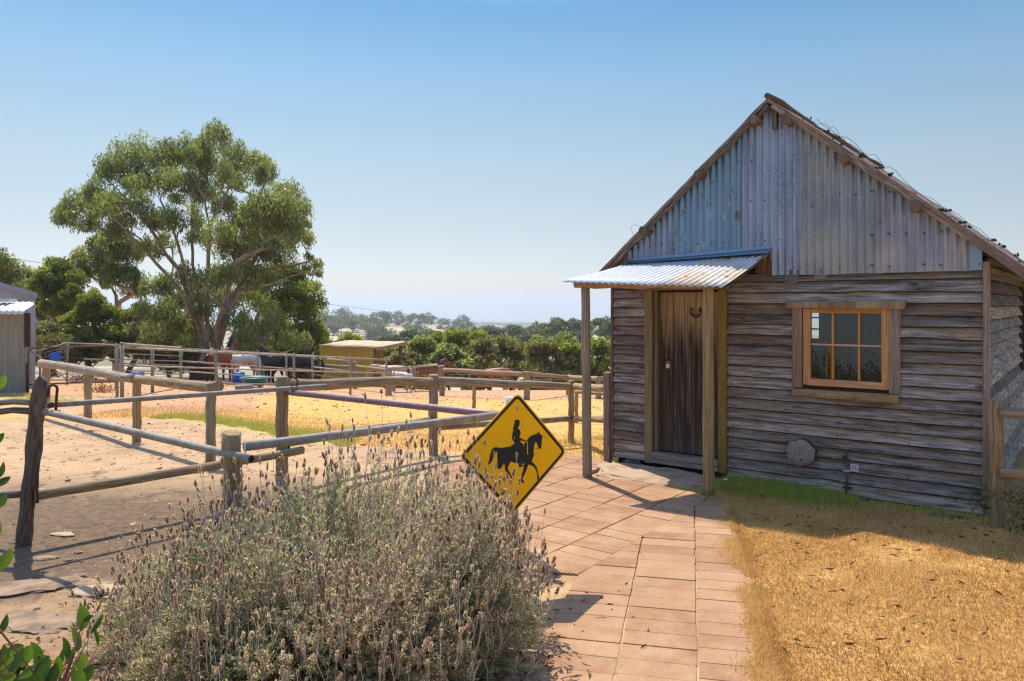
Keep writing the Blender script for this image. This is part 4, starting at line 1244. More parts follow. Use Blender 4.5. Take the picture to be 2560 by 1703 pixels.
# slip rails and their posts
o = thing('split_fence', 'old dark leaning split post with rough split rails at the left', 'fence')
lpb = gpt(57, 1362)
mb = MB(); k = 14
tp = P(103, 946, lpb.y)
pts = [lpb + Vector((-.02, 0, -.12))] + [lpb.lerp(tp, i / k) for i in range(k + 1)]
mb.tube(pts, [.062] + [.060 + .006 * math.sin(i * 1.7) - (.004 if i > 8 else 0) for i in range(k + 1)], 11, .35, .38, wfreq=2.2)
for q in range(len(mb.v) - 11, len(mb.v)):
    v = mb.v[q]; mb.v[q] = (v[0], v[1], v[2] + random.uniform(-.035, .035))
mb.build('post', M['oldpost'], o)
for p0, p1, r in (((82, 1007), (-260, 1004), .026), ((78, 1028), (-260, 1030), .03), ((52, 1236), (-260, 1252), .03)):
    mb = MB(); a = P(*p0, lpb.y + .02); b = P(*p1, lpb.y + .45)
    mb.tube([a.lerp(b, i / 8) + Vector((0, 0, .01 * math.sin(i * 2))) for i in range(9)], r, 6, None, .45, wfreq=3); mb.build('rail', wood('split_rail', (.10, .075, .06), (.36, .28, .23), gu=30, gv=1.5, bump=1) if r == .026 else o.children[1].data.materials[0], o)
p2 = lbase(580, 4.95)
o = wpost(None, p2, top_of(p2, 1082), .064, M['post'], 6, .12, name='gate_post', rough_top=.008); tag(o, 'squat cracked timber post with rough top behind the lavender', 'post')
ps = lbase(1280, 6.2)
t = thing('rail_post', 'timber post with pale grey painted top partly hidden behind yellow sign', 'post', ps)
mb = MB(); mb.tube([(0, 0, -.1), (0, 0, .5), (0, 0, 1.12)], [.052, .052, .05], 12, .5, .03); mb.build('shaft', M['post'], t)
mb = MB(); mb.tube([(0, 0, 1.08), (0, 0, 1.2)], [.052, .051], 12, .5); mb.build('painted_top', plain('flaking_grey_paint', (.42, .42, .43), .8, 0, .5, 25, .3, .2, (.62, .60, .58)), t)


def sliprail(label, p0, p1, r, mat, hook=None, name='slip_rail', hollow=True):
    t = thing(name, label, 'rail')
    p0 = Vector(p0); p1 = Vector(p1)
    mb = MB(); n = 12; d = (p1 - p0).normalized()
    mb.tube([p0.lerp(p1, i / 6) for i in range(7)], r, n, .5, .01, cap=True)
    mb.build('pipe', mat, t)
    if hollow:
        mb = MB(); mb.lathe(p1 + d * .0012, [(r * .86, 0), (.0, 0)], 12, .5, axis=d); mb.build('bore', M['black'], t)
    return t


t = sliprail('grey galvanised upper slip rail from leaning post to the hook post', P(110, 1014, lpb.y), P(814, 965, 8.28), .023, M['galvpipe'], hollow=False)
mb = MB(); a = P(145, 1020, lpb.y)
pts = [a + Vector((.0, -.03, -.02)), a + Vector((.004, -.03, .07)), a + Vector((.012, -.03, .155))] + [a + Vector((-.022 + .034 * math.cos(x), -.03, .155 + .034 * math.sin(x))) for x in np.linspace(.2, math.pi, 7)] + [a + Vector((-.066, -.03, .09))]
mb.tube(pts, .011, 7, .5); mb.tube([a + Vector((-.02, -.03, -.03)), a + Vector((.03, -.03, -.03))], .018, 6, .3); mb.build('hook', M['iron'], t)
mb = MB(); mb.tube([P(124, 1013, lpb.y), P(130, 1012.6, lpb.y)], .0245, 12, .2); mb.build('band', M['iron'], t)
t = sliprail('dusty grey galvanised pipe sloping from leaning post to the squat post', P(112, 1029, lpb.y - .05), P(628, 1148, 4.78), .0265, M['galvpipe'])
mb = MB(); mb.tube([P(122, 1031, lpb.y - .05), P(128, 1032, lpb.y - .05)], .028, 12, .2); mb.build('band', M['iron'], t)
t = sliprail('thick grey pipe from squat post behind lavender to the yellow sign', P(610, 1117, 5.0), P(1286, 1033, 6.12), .031, M['galvpipe'])
mb = MB()
for i in range(4): mb.tube([P(612, 1100 + 6 * i, 4.95), P(615 + i, 1150 + 5 * i, 4.93)], .004, 5, .5)
mb.build('rope', M['rope'], t)
t = sliprail('purple brown pipe rail from hook post to the post behind the sign', P(706, 979, 8.12), P(1300, 1043, 6.0), .0315, M['purplepipe'], hollow=False)
mb = MB(); a = P(727, 984, 8.0)
pts = [P(745, 982, 8.0), P(741, 968, 8.0), P(745, 952, 8.0), P(729, 939, 8.0), P(724, 950, 8.02)]
mb.tube(pts, .0095, 7, .5); mb.tube([P(738, 984, 8.03), P(750, 988, 8.0)], .02, 7, .4); mb.build('hook', M['iron'], t)
t = thing('slip_log', 'brown round timber slip rail low between leaning post and hook post', 'rail')
wrail(t, P(86, 1240, lpb.y - .02), P(757, 1126, 8.0), .041, M['log'], name='timber')
mb = MB(); mb.tube([P(88, 1188, lpb.y - .08), P(92, 1215, lpb.y - .1), P(94, 1258, lpb.y - .1)], .010, 6, .4); mb.build('bracket', M['iron'], t); mb = MB(); mb.tube([P(722, 1112, 7.92), P(722, 1142, 7.92)], .014, 6, .4); mb.build('bracket', M['iron'], t)
mb = MB(); mb.lathe(top_of(p3, 970), [(.071, -.012), (.073, 0), (.071, .012)], 12, .5); o = mb.build('rope_band', M['rope'], fb)

# fence beside the right wall
fr = thing('wire_mesh_fence', 'round timber post and rails with wire mesh beside the cabin right wall', 'fence')
b = gpt(2491, 1318); wpost(fr, b, top_of(b, 999), .061, M['post'], 12, .04)
wrail(fr, P(2498, 1032, b.y - .05), P(2800, 1046, b.y - .5), .050, M['post'], k=6); wrail(fr, P(2500, 1183, b.y - .05), P(2800, 1215, b.y - .5), .052, M['post'], k=6)
mb = MB(); rr = random.Random(2)
for i in range(9):
    y0 = 1050 + i * 32; mb.tube([P(2470 + rr.uniform(0, 10), y0, b.y - .09), P(2530, y0 + rr.uniform(-8, 14), b.y - .12), P(2640, y0 + rr.uniform(0, 26), b.y - .3)], .0018, 4, .8)
for i in range(4):
    x0 = 2496 + i * 34; mb.tube([P(x0, 1040, b.y - .12), P(x0 + rr.uniform(-3, 10), 1150, b.y - .14), P(x0 + rr.uniform(-3, 14), 1320, b.y - .12)], .0018, 4, .8)
mb.build('mesh', plain('dull_wire', (.30, .27, .23), .5, .5, .3), fr)

# ------------------------------------------------------------------ horse crossing sign
SC_C = Vector((.0215, 5.40, .888)); SR = Vector((.8825, .4675, -.05)).normalized(); SU = Vector((.0, .0, 1.0)); SN = SR.cross(SU).normalized(); SU = SN.cross(SR).normalized() * -1
if SU.z < 0: SU = -SU
SN = SR.cross(SU).normalized()
if SN.y > 0: SN = -SN
sign = thing('horse_warning_sign', 'yellow diamond warning sign with black horse and rider silhouette', 'sign', (SC_C.x, SC_C.y + .03, G(.02, 5.43)))
sign_inv = Matrix.Translation(-sign.location)


def sp(a, b, lift=0.0): return SC_C + SR * a + SU * b + SN * lift - sign.location


def sz7(x, y):
    """pixel in my enlarged crop -> sign plane coordinates"""
    px = 1130 + x / 4.9; py = 970 + y / 4.9
    d = Vector(((px - 1280) / FPX, 1, -(py - HY) / FPX)); o = Vector((0, 0, H))
    tt = (SC_C - o).dot(SN) / d.dot(SN); q = o + d * tt - SC_C
    return q.dot(SR), q.dot(SU)


def diamond(hd, r, n=7):
    pts = []
    for k in range(4):
        a0 = math.pi / 2 * k
        cx, cy = math.cos(a0) * (hd - r * 1.414), math.sin(a0) * (hd - r * 1.414)
        for i in range(n):
            a = a0 - math.pi / 4 + math.pi / 2 * i / (n - 1)
            pts.append((cx + r * math.cos(a), cy + r * math.sin(a)))
    return pts


HD = .432
M['signyellow'] = plain('sign_yellow', (.98, .50, .006), .6, 0, .04, 4, 0, .12)
mb = MB(); mb.prism([sp(a, b) for a, b in diamond(HD, .045)], SN * -.003, .5); mb.build('plate', M['signyellow'], sign)
mb = MB(); A = diamond(HD - .013, .038); B = diamond(HD - .041, .022)
A.append(A[0]); B.append(B[0])
mb.grid([[sp(a, b, .0008) for a, b in A], [sp(a, b, .0008) for a, b in B]], .5, False); mb.build('border', M['black'], sign)
hp = [(1045, 560), (1045, 537), (1056, 552), (1064, 528), (1076, 562), (1100, 580), (1118, 608), (1104, 606), (1100, 640), (1098, 700), (1088, 742), (1068, 748), (1062, 735), (1050, 715), (1040, 680), (1025, 662), (1010, 690), (1000, 760), (1002, 830), (985, 880), (975, 900), (1010, 930), (1040, 975), (1052, 1020), (1055, 1055), (1066, 1075), (1060, 1120), (1048, 1128), (1040, 1110), (1044, 1070), (1036, 1030), (1015, 985), (985, 955), (935, 940), (920, 985), (890, 1060), (862, 1110), (880, 1140), (880, 1165), (860, 1165), (838, 1125), (845, 1100), (862, 1030), (885, 955), (880, 962), (850, 965), (830, 975), (818, 970), (816, 925), (760, 918), (722, 900), (690, 960), (682, 990), (710, 1040), (735, 1090), (738, 1125), (725, 1135), (712, 1120), (715, 1085), (690, 1050), (650, 1010), (645, 950), (636, 925), (602, 985), (558, 995), (555, 880), (552, 830), (556, 775), (530, 800), (505, 870), (470, 925), (438, 950), (455, 880), (470, 810), (490, 750), (520, 727), (560, 727), (600, 735), (725, 715), (725, 698), (742, 698), (755, 690), (765, 680), (750, 650), (735, 625), (732, 600), (742, 550), (752, 510), (745, 495), (755, 465), (765, 440), (765, 405), (780, 390), (800, 387), (820, 395), (838, 422), (828, 425), (826, 455), (818, 478), (805, 480), (812, 500), (830, 515), (842, 550), (832, 580), (826, 605), (860, 625), (890, 638), (905, 648), (895, 660), (870, 650), (835, 645), (838, 655), (860, 682), (880, 690), (910, 650), (925, 632), (950, 600), (990, 575)]
mb = MB(); mb.poly([sp(*sz7(x, y), .0008) for x, y in hp], .5); o = mb.build('silhouette', M['black'], sign)
mb = MB()
for pl in ([(918, 650), (926, 650), (928, 795), (932, 800), (930, 811), (917, 811), (917, 800), (919, 795)], [(757, 590), (763, 600), (766, 630), (760, 625)], [(868, 690), (874, 690), (884, 718), (880, 718)], [(850, 930), (884, 927), (880, 948), (866, 940), (860, 950)]):
    mb = MB(); mb.poly([sp(*sz7(x, y), .0013) for x, y in pl], .5); mb.build('highlight', M['signyellow'], sign)
q = [sz7(x, y) for x, y in ((1048, 690), (1052, 735), (1040, 745), (1020, 738))]
mb = MB(); mb.tube([sp(*sz7(x, y), .0015) for x, y in ((1062, 738), (1040, 745), (1018, 738))], .0016, 4, .5); mb.build('rein', M['black'], sign)
mb = MB(); a, b = sz7(795, 255); c0 = sp(a, b, 0); mb.lathe(c0, [(.0105, .0), (.0105, .002), (.007, .004), (0.0, .004)], 10, .9, axis=SN); mb.build('bolt', M['galvpipe'], sign)
mb = MB(); mb.tube([Vector((0, .02, -.15)), sp(-.002, .30, -.028)], .024, 10, .5); mb.build('post', M['galvpipe'], sign)

# ------------------------------------------------------------------ metal sheds at the left edge
def cwall(mb, a, b, z0a, z0b, z1a, z1b, pitch, amp, nrm, tint=.5, per=6):
    """corrugated wall from plan point a to b"""
    a = Vector(a); b = Vector(b); nrm = Vector(nrm).normalized(); L = (b - a).length; n = max(2, int(L / pitch * per))
    R0, R1, U0, U1 = [], [], [], []
    for i in range(n + 1):
        f = i / n; p = a.lerp(b, f); w = amp * math.sin(2 * math.pi * L * f / pitch)
        p = p + nrm * w
        R0.append((p.x, p.y, z0a + (z0b - z0a) * f)); R1.append((p.x, p.y, z1a + (z1b - z1a) * f)); U0.append((L * f, 0)); U1.append((L * f, 2))
    mb.grid([R0, R1], tint, True, uvs=[U0, U1])


b = gpt(70, 985); Ys = b.y
t = thing('iron_shed', 'grey corrugated iron shed with curved iron awning at the left edge', 'shed')
xr = b.x; xl = xr - 5.0; zb = b.z - .1; zt = H - (783 - HY) / FPX * Ys
mb = MB(); cwall(mb, (xl, Ys, 0), (xr, Ys, 0), zb, zb, zt, zt, .19, .022, (0, -1, 0)); xq = xr * (Ys + 4) / Ys - .4; cwall(mb, (xr, Ys, 0), (xq, Ys + 4, 0), zb - .3, zb - .4, zt, zt, .19, .02, (1, 0, 0)); mb.build('wall', M['shedzinc'], t)
mb = MB(); mb.box((xr - .09, Ys - .06, H - (868 - HY) / FPX * Ys), (xr + .06, Ys + .05, zt), .2); mb.box((xr - .05, Ys - .05, zb), (xr + .03, Ys + .03, zb + 1.1), .4); mb.build('corner_post', M['darkwood'], t, .01)
mb = MB(); R0 = []
for k, (dy, dz) in enumerate(((-.55, -.02), (-.45, .10), (0.1, .28), (.6, .36))):
    R0.append([((xl + (xr + .18 - xl) * i / 160) * (1 + max(dy, 0) / Ys), Ys + dy, zt + dz + .016 * math.sin(2 * math.pi * i * 5.2 / 160 * 5)) for i in range(161)])
mb.grid(R0, .6, True); o = mb.build('roof', M['shedroof'], t); o.modifiers.new('th', 'SOLIDIFY').thickness = .02
mb = MB(); mb.box((xl, Ys + .1, zt + .37), (xr - .68, Ys + .5, zt + .47), .5); mb.build('ridge_cap', M['shedroof'], t)
Yw = Ys + 4.5
t = thing('clad_shed', 'pale grey clad shed with low gable roof behind the iron shed', 'shed')
xe = (84 - 1280) / FPX * Yw; zE = H - (741 - HY) / FPX * Yw; xg = xe - 6; sl = .29
zb = G(xe, Yw) - .3
mb = MB()
for i in range(24):
    x0 = xe - .25 * (i + 1); x1 = xe - .25 * i - .03
    mb.box((x0, Yw, zb), (x1, Yw + .05, zE - .25 + 0 * i), random.random())
mb.prism([(xe, Yw + .06, zb), (xe, Yw + .06, zE), (xg, Yw + .06, zE + 6 * sl), (xg, Yw + .06, zb)], (0, .05, 0), .6)
mb.box((xg, Yw - .04, zE - .28), (xe, Yw + .02, zE - .16), .9)
xw = xe * (Yw + 6) / Yw - .5
mb.prism([(xe, Yw + .1, zb), (xe, Yw + .1, zE), (xw, Yw + 6, zE), (xw, Yw + 6, zb)], (-.06, 0, 0), .5)
mb.build('wall', M['shedwhite'], t)
mb = MB(); mb.prism([(xe + .28, Yw - .2, zE - .06), (xe + .28, Yw - .2, zE + .13), (xg, Yw - .2, zE + .10 + 6.2 * sl), (xg, Yw - .2, zE - .06 + 6.2 * sl)], (xw - xe, 6.2, 0), .5); mb.build('roof', plain('shed_roof_grey', (.33, .36, .40), .5, .1, .15), t)

# yellow iron shelter
Yy = 46.5
t = thing('yellow_shelter', 'small yellow corrugated iron horse shelter with cream tin roof', 'shed')
aL = P(800, 864, Yy); aR = P(935, 868, Yy); zbL = G(aL.x, Yy) - .2; zbR = G(aR.x, Yy) - .2
mb = MB(); cwall(mb, (aL.x, Yy, 0), (aR.x, Yy, 0), zbL, zbR, aL.z, aR.z, .14, .02, (0, -1, 0), per=5); mb.build('wall', M['yellowiron'], t)
mb = MB(); bl = P(868, 852, Yy + 4.3); cwall(mb, (aL.x, Yy, 0), (bl.x, bl.y, 0), zbL, zbL - .4, aL.z, bl.z, .16, .02, (-1, 0, 0), per=4); cwall(mb, (bl.x, bl.y, 0), (bl.x + 2.4, bl.y, 0), zbL - .4, zbL - .4, bl.z, bl.z, .16, .02, (0, -1, 0), per=4); mb.build('wall', M['yellowiron'], t)
fl_, fr_, br_, bl_ = P(796, 863.5, Yy - .2), P(938, 868.5, Yy - .2), P(1013, 854.5, Yy + 3.4), P(876, 851.2, Yy + 4.4)
mb = MB(); nu = 150
mb.grid([[fl_.lerp(fr_, i / nu).lerp(bl_.lerp(br_, i / nu), v) + Vector((0, 0, .022 * math.sin(i * 1.25) + .05 * mnoise.noise(Vector((i * .03, v * 2, 0))))) for i in range(nu + 1)] for v in (0, .33, .66, 1)], .5, True)
o = mb.build('roof', M['creamroof'], t); o.modifiers.new('th', 'SOLIDIFY').thickness = .03
mb = MB(); mb.bar(fr_ + Vector((0, .1, -.12)), br_ + Vector((-.1, -.1, -.14)), .1, .16); mb.build('beam', M['trimwood'], t)
for px, Y in ((937, Yy + .05), (1001, Yy + 3.2)):
    p = P(px, 868, Y); mb = MB(); mb.tube([(p.x, Y, G(p.x, Y) - .2), (p.x, Y, p.z + (.16 if px > 990 else 0))], .12 if px > 990 else .09, 9, .4, .05); mb.build('post', M['rafter'], t)

# ------------------------------------------------------------------ metal yards, gates, rails
def on_line(A, B, px):
    """plan point of line A-B seen in column px"""
    k = (px - 1280) / FPX
    d = B - A; tt = (k * A.y - A.x) / (d.x - k * d.y)
    p = A + d * tt
    return Vector((p.x, p.y, G(p.x, p.y))), tt


def pipefence(label, A, B, posts, tops, rails, pr, mats, group='pipe yard fences', wire=None):
    t = thing('pipe_fence', label, 'fence', group=None)
    for px, ty in zip(posts, tops):
        b, _ = on_line(A, B, px); tp = top_of(b, ty)
        mb = MB(); mb.tube([(b.x, b.y, b.z - .2), tp], pr, 8, .5); mb.tube([tp, tp + Vector((0, 0, .04))], [pr * 1.15, pr * .9], 8, .8); mb.build('post', mats[0], t)
    for (x0, y0), (x1, y1), r, mi in rails:
        a, _ = on_line(A, B, x0); b, _ = on_line(A, B, x1)
        mb = MB(); a = P(x0, y0, a.y - pr); b = P(x1, y1, b.y - pr); mb.tube([a.lerp(b, i / 5) for i in range(6)], r, 7, .5, .03); mb.build('rail', mats[mi], t)
    return t


gp, rp, red = M['galvpipe'], M['rustpipe'], M['redpipe']
A = gpt(293, 991); B = gpt(966, 990)
tn = pipefence('long grey pipe yard fence nearest the house across the straw paddock', A, B, (293, 540, 735, 876, 966), (864, 877, 886, 892, 896),
               [((294, 869), (975, 900), .034, 1), ((296, 914), (975, 934), .026, 1), ((296, 953), (900, 966), .024, 0)], .045, (gp, rp))
C = on_line(A, B, 305)[0] + Vector((0, 1.3, 0)); D = P(452, 900, C.y + 6); E_ = P(782, 900, C.y + 11)
C.z = D.z = E_.z = 0
pipefence('double railed pipe yard panel behind the left end of the near pipe fence', C, D, (305, 381, 452), (859, 866, 867),
          [((306, 861), (450, 870), .05, 1), ((308, 884), (450, 890), .018, 0), ((308, 899), (450, 903), .018, 0), ((308, 909), (450, 913), .02, 0), ((308, 927), (450, 929), .018, 0), ((308, 934), (450, 936), .02, 0)], .06, (gp, rp))
pipefence('pipe yard fence with three rails running behind the bay horse', D, E_, (453, 645, 716, 781), (869, 879, 884, 889),
          [((453, 872), (782, 890), .036, 0), ((453, 903), (782, 926), .03, 1), ((453, 928), (782, 951), .028, 1)], .05, (gp, rp))
F0 = gpt(168, 961); G0 = Vector((C.x, C.y + .6, 0)); F0.z = 0
tm = pipefence('wire mesh pipe fence between the sheds and the pipe yard', Vector((F0.x - 2.9, F0.y - 3.4, 0)), F0, (100, 168), (872, 858), [((82, 881), (168, 858), .035, 0), ((122, 946), (168, 934), .025, 0)], .05, (gp, gp))
mb = MB()
for i in range(7):
    a, _ = on_line(Vector((F0.x - 2.9, F0.y - 3.4, 0)), F0, 90); bb = F0
    mb.tube([P(88, 888 + 11 * i, a.y), P(168, 868 + 11 * i, bb.y)], .006, 4, .8)
for i in range(8):
    a, _ = on_line(Vector((F0.x - 2.9, F0.y - 3.4, 0)), F0, 92 + i * 10); mb.tube([P(92 + i * 10, 885 - i * 2.7, a.y), P(92 + i * 10, 955 - i * 2, a.y)], .005, 4, .8)
mb.build('mesh', gp, tm)
pipefence('pipe fence with timber board between blue tarpaulin and the yard corner', F0, G0, (290,), (862,), [((168, 858), (300, 863), .03, 0), ((210, 898), (300, 900), .022, 0)], .05, (gp, gp))
a = P(148, 899, F0.y + .3); b = P(214, 899, F0.y - .2); mb = MB(); mb.bar(a, b, .05, .16); tag(mb.build('board', M['darkwood'], None), 'brown timber board fixed across the wire behind the blue tarpaulin', 'board')
mb = MB(); Yt = F0.y - .9
cs = [P(121, 886, Yt - .5), P(153, 877, Yt + .4), P(151.5, 907, Yt + .4), P(127, 909, Yt - .4)]
nU = 8
mb.grid([[cs[0].lerp(cs[1], i / nU).lerp(cs[3].lerp(cs[2], i / nU), v / 5) + Vector((0, .05 * math.sin(i * 1.9 + v), .03 * math.sin(i * 1.3) * v / 5)) for i in range(nU + 1)] for v in range(6)], .5, True)
o = mb.build('tarpaulin', M['blue']); o.modifiers.new('th', 'SOLIDIFY').thickness = .01; tag(o, 'bright blue tarpaulin sheet hung on the wire mesh fence', 'tarpaulin')

t = thing('tube_gate', 'long rusty brown tube gate hung beside the iron shed', 'gate')
Ya, Yb = Ys - .35, A.y + .1
def gp_(px, py): return P(px, py, Ya + (Yb - Ya) * (px - 70) / 224.0)
mb = MB()
pts = [gp_(71, 957), gp_(71, 920), gp_(71, 884), gp_(72, 876), gp_(76, 871), gp_(84, 869.5), gp_(180, 867), gp_(275, 864), gp_(285, 865), gp_(292, 871), gp_(294.5, 882), gp_(294.5, 954), gp_(180, 957.5), gp_(71, 961)]
mb.tube(pts, .027, 8, .4); mb.build('frame', M['redpipe'], t)
mb = MB(); mb.tube([gp_(76, 875), gp_(120, 911), gp_(165, 946), gp_(178, 953.5), gp_(190, 953), gp_(205, 942), gp_(245, 905), gp_(287, 869)], .018, 7, .4); mb.build('brace', M['redpipe'], t)

t = thing('mesh_gate', 'grey tube gate with square wire mesh in front of the bay horse', 'gate')
gA, gB = lbase(984, 31.0), lbase(1102, 28.3)
def gq(px, py): return P(px, py, gA.y + (gB.y - gA.y) * (px - 984) / 118.0)
mb = MB(); mb.tube([gq(985, 978), gq(985, 928), gq(987, 921), gq(992, 919.5), gq(1045, 916), gq(1092, 913.5), gq(1098, 916), gq(1100, 922), gq(1100, 977), gq(1045, 979), gq(985, 982)], .024, 8, .5); mb.tube([gq(1038, 917), gq(1038, 980)], .018, 6, .5); mb.build('frame', gp, t)
mb = MB()
for i in range(5): mb.tube([gq(986, 931 + i * 10), gq(1099, 926 + i * 10.5)], .005, 4, .8)
for i in range(11): mb.tube([gq(996 + i * 10, 920), gq(996 + i * 10, 978)], .004, 4, .8)
mb.build('mesh', gp, t)
mb = MB(); mb.bar(gq(1028, 931), gq(1048, 931), .01, .1, tint=.5); o = mb.build('tag_board', M['trimwood'], t)

t = thing('timber_rails', 'pale timber post and rails crossing in front of the yellow shelter', 'fence')
Yq = 38.0
for px, ty, yy, r in ((887, 903, Yq, .10), (974, 919, 31.2, .10)):
    b = lbase(px, yy); wpost(t, b, top_of(b, ty), r, M['post'])
wrail(t, P(888, 916, Yq), P(970, 926, 33.5), .085, M['log']); wrail(t, P(886, 943, Yq), P(936, 949, 35.6), .085, M['log']); wrail(t, P(786, 912, Yq + 4), P(876, 918, Yq), .075, M['log'])
for (x0, y0, Y0, x1, y1, Y1, lb) in ((784, 918, 36, 874, 929, 32.0, 'upper'), (782, 936, 36, 872, 948, 32, 'lower'), (818, 897.5, 34, 873, 903, 31.6, 'short')):
    mb = MB(); mb.tube([P(x0, y0, Y0), P(x1, y1, Y1)], .034, 7, .7); mb.build('pipe_rail', gp, t)

t = thing('paddock_fence', 'long timber post and rail paddock fence in front of the grazing bay horse', 'fence')
bs = [gpt(1105, 990), gpt(1317, 1000), lbase(1421, 35.2), gpt(1496, 998)]
for b, ty, r in zip(bs, (914, 929, 938, 942), (.125, .125, .12, .12)): wpost(t, b, top_of(b, ty), r, M['post'])
wrail(t, P(1108, 925, bs[0].y - .1), P(1314, 936, bs[1].y - .1), .095, M['log']); wrail(t, P(1319, 935, bs[1].y - .1), P(1420, 943, bs[2].y - .1), .09, M['log']); wrail(t, P(1422, 943, bs[2].y - .1), P(1497, 947, bs[3].y - .1), .09, M['log']); wrail(t, P(1498, 946, bs[3].y), P(1560, 949, bs[3].y + 3), .09, M['log'])
t = thing('wire_fence', 'plain wire fence with thin posts behind the grazing horse', 'fence')
Yd = 53.0
for px in (1174, 1260, 1376, 1470, 1545):
    b = lbase(px, Yd); wpost(t, b, b + Vector((0, 0, 1.15)), .06, M['post'])
mb = MB()
for i in range(4): mb.tube([P(1120, 936 + i * 9, Yd), P(1580, 944 + i * 9, Yd)], .012, 4, .9)
mb.build('wire', gp, t)

# ------------------------------------------------------------------ horses
def coat(name, body, legs, belly=None, face=None, zleg=.62):
    m, nt, out = mk(name); n = NT(nt)
    ob = n.n('ShaderNodeTexCoord').outputs['Object']
    ns = n.noise(ob, 3.5, 4)
    xyz = n.n('ShaderNodeSeparateXYZ', {0: ob}); z = n.math('ADD', xyz.outputs['Z'], n.math('MULTIPLY', n.math('SUBTRACT', ns, .5), .25))
    c = n.mix(n.rng(ns, .35, .65), body, tuple(x * .75 for x in body))
    if belly: c = n.mix(n.rng(z, 1.0, 1.25, 1, 0), c, belly)
    if legs: c = n.mix(n.rng(z, zleg - .12, zleg + .1, 1, 0), c, legs)
    n.bsdf(out, c, .5, 0, None, .35)
    return m


def horse(label, px, Y, heading, scale, coatm, hairm, neck='level', group=None, base=None):
    b = lbase(px, Y) if base is None else base
    t = thing('horse', label, 'horse', b, heading)
    NK = {'up': [(.68, 0, 1.40), (.84, 0, 1.68), (.98, 0, 1.92), (1.14, .0, 1.86), (1.36, .0, 1.62)],
          'side': [(.66, 0, 1.42), (.76, -.03, 1.70), (.84, -.10, 1.95), (.93, -.28, 1.93), (1.02, -.48, 1.74)],
          'level': [(.72, 0, 1.36), (.98, 0, 1.52), (1.20, 0, 1.64), (1.36, 0, 1.50), (1.50, 0, 1.22)],
          'low': [(.74, 0, 1.25), (1.02, 0, 1.28), (1.26, 0, 1.30), (1.40, 0, 1.12), (1.46, 0, .84)],
          'down': [(.74, 0, 1.16), (1.00, 0, 1.02), (1.20, 0, .92), (1.28, 0, .70), (1.30, 0, .42)]}[neck]
    vs_, es, rad = [], [], []
    def add(p, r, par=None):
        vs_.append(p); rad.append(r if isinstance(r, tuple) else (r, r))
        if par is not None: es.append((par, len(vs_) - 1))
        return len(vs_) - 1
    croup = add((-.60, 0, 1.20), (.26, .27)); dock = add((-.80, 0, 1.22), .15, croup)
    loin = add((-.28, 0, 1.19), (.27, .27), croup); bar = add((.08, 0, 1.13), (.29, .31), loin); sh = add((.44, 0, 1.17), (.25, .30), bar)
    a = sh
    for p, r in zip(NK, ((.17, .21), (.115, .165), (.10, .13), (.085, .11), (.055, .065))): a = add(p, r, a); last = a
    poll = last - 2
    px_, py_, pz_ = NK[2]
    for sy in (-.055, .055): e = add((px_ - .03, py_ + sy, pz_ + .09), .035, poll); add((px_ - .02, py_ + sy * 1.25, pz_ + .21), .008, e)
    for sy, off in ((.16, .0), (-.16, .06)):
        e = add((.46 + off * .4, sy * .75, .90), (.12, .12), sh); k = add((.47 + off, sy * .92, .50), .062, e); f = add((.47 + off, sy * .92, .14), .046, k); add((.51 + off, sy * .92, .03), .062, f)
    for sy, off in ((.17, .0), (-.17, -.08)):
        e = add((-.56, sy * .8, .90), (.155, .15), croup); k = add((-.74 + off, sy * .88, .52), .068, e); f = add((-.71 + off, sy * .88, .14), .048, k); add((-.65 + off, sy * .88, .03), .062, f)
    me = bpy.data.meshes.new('body'); me.from_pydata([tuple(c * scale for c in p) for p in vs_], es, []); me.update()
    o = bpy.data.objects.new('body', me); COL.objects.link(o); o.parent = t
    sk = o.modifiers.new('skin', 'SKIN'); sk.use_smooth_shade = True
    for i, r in enumerate(rad): me.skin_vertices[0].data[i].radius = (r[0] * scale, r[1] * scale)
    me.skin_vertices[0].data[0].use_root = True
    ss = o.modifiers.new('sub', 'SUBSURF'); ss.levels = 2; ss.render_levels = 2
    me.materials.append(coatm)
    mb = MB(); s_ = scale
    mb.tube([Vector(p) * s_ for p in ((-.80, 0, 1.32), (-.98, 0, 1.20), (-1.03, 0, .9), (-1.0, 0, .6), (-.98, 0, .40))], [.05 * s_, .075 * s_, .095 * s_, .08 * s_, .02], 8, .5, .15); mb.build('tail', hairm, t)
    mb = MB()
    cr = [Vector(NK[0]) + Vector((-.14, 0, .18)), Vector(NK[1]) + Vector((-.08, 0, .14)), Vector(NK[2]) + Vector((-.03, 0, .12)), Vector(NK[3]) * .55 + Vector(NK[2]) * .45 + Vector((.06, 0, .10))]
    mb.tube([p * s_ for p in cr], [.03 * s_, .075 * s_, .07 * s_, .015 * s_], 7, .5, .2)
    mb.tube([(p + Vector((-.01, -.07, -.09))) * s_ for p in cr[:3]], [.03 * s_, .07 * s_, .05 * s_], 6, .5, .2); mb.build('mane', hairm, t)
    return t


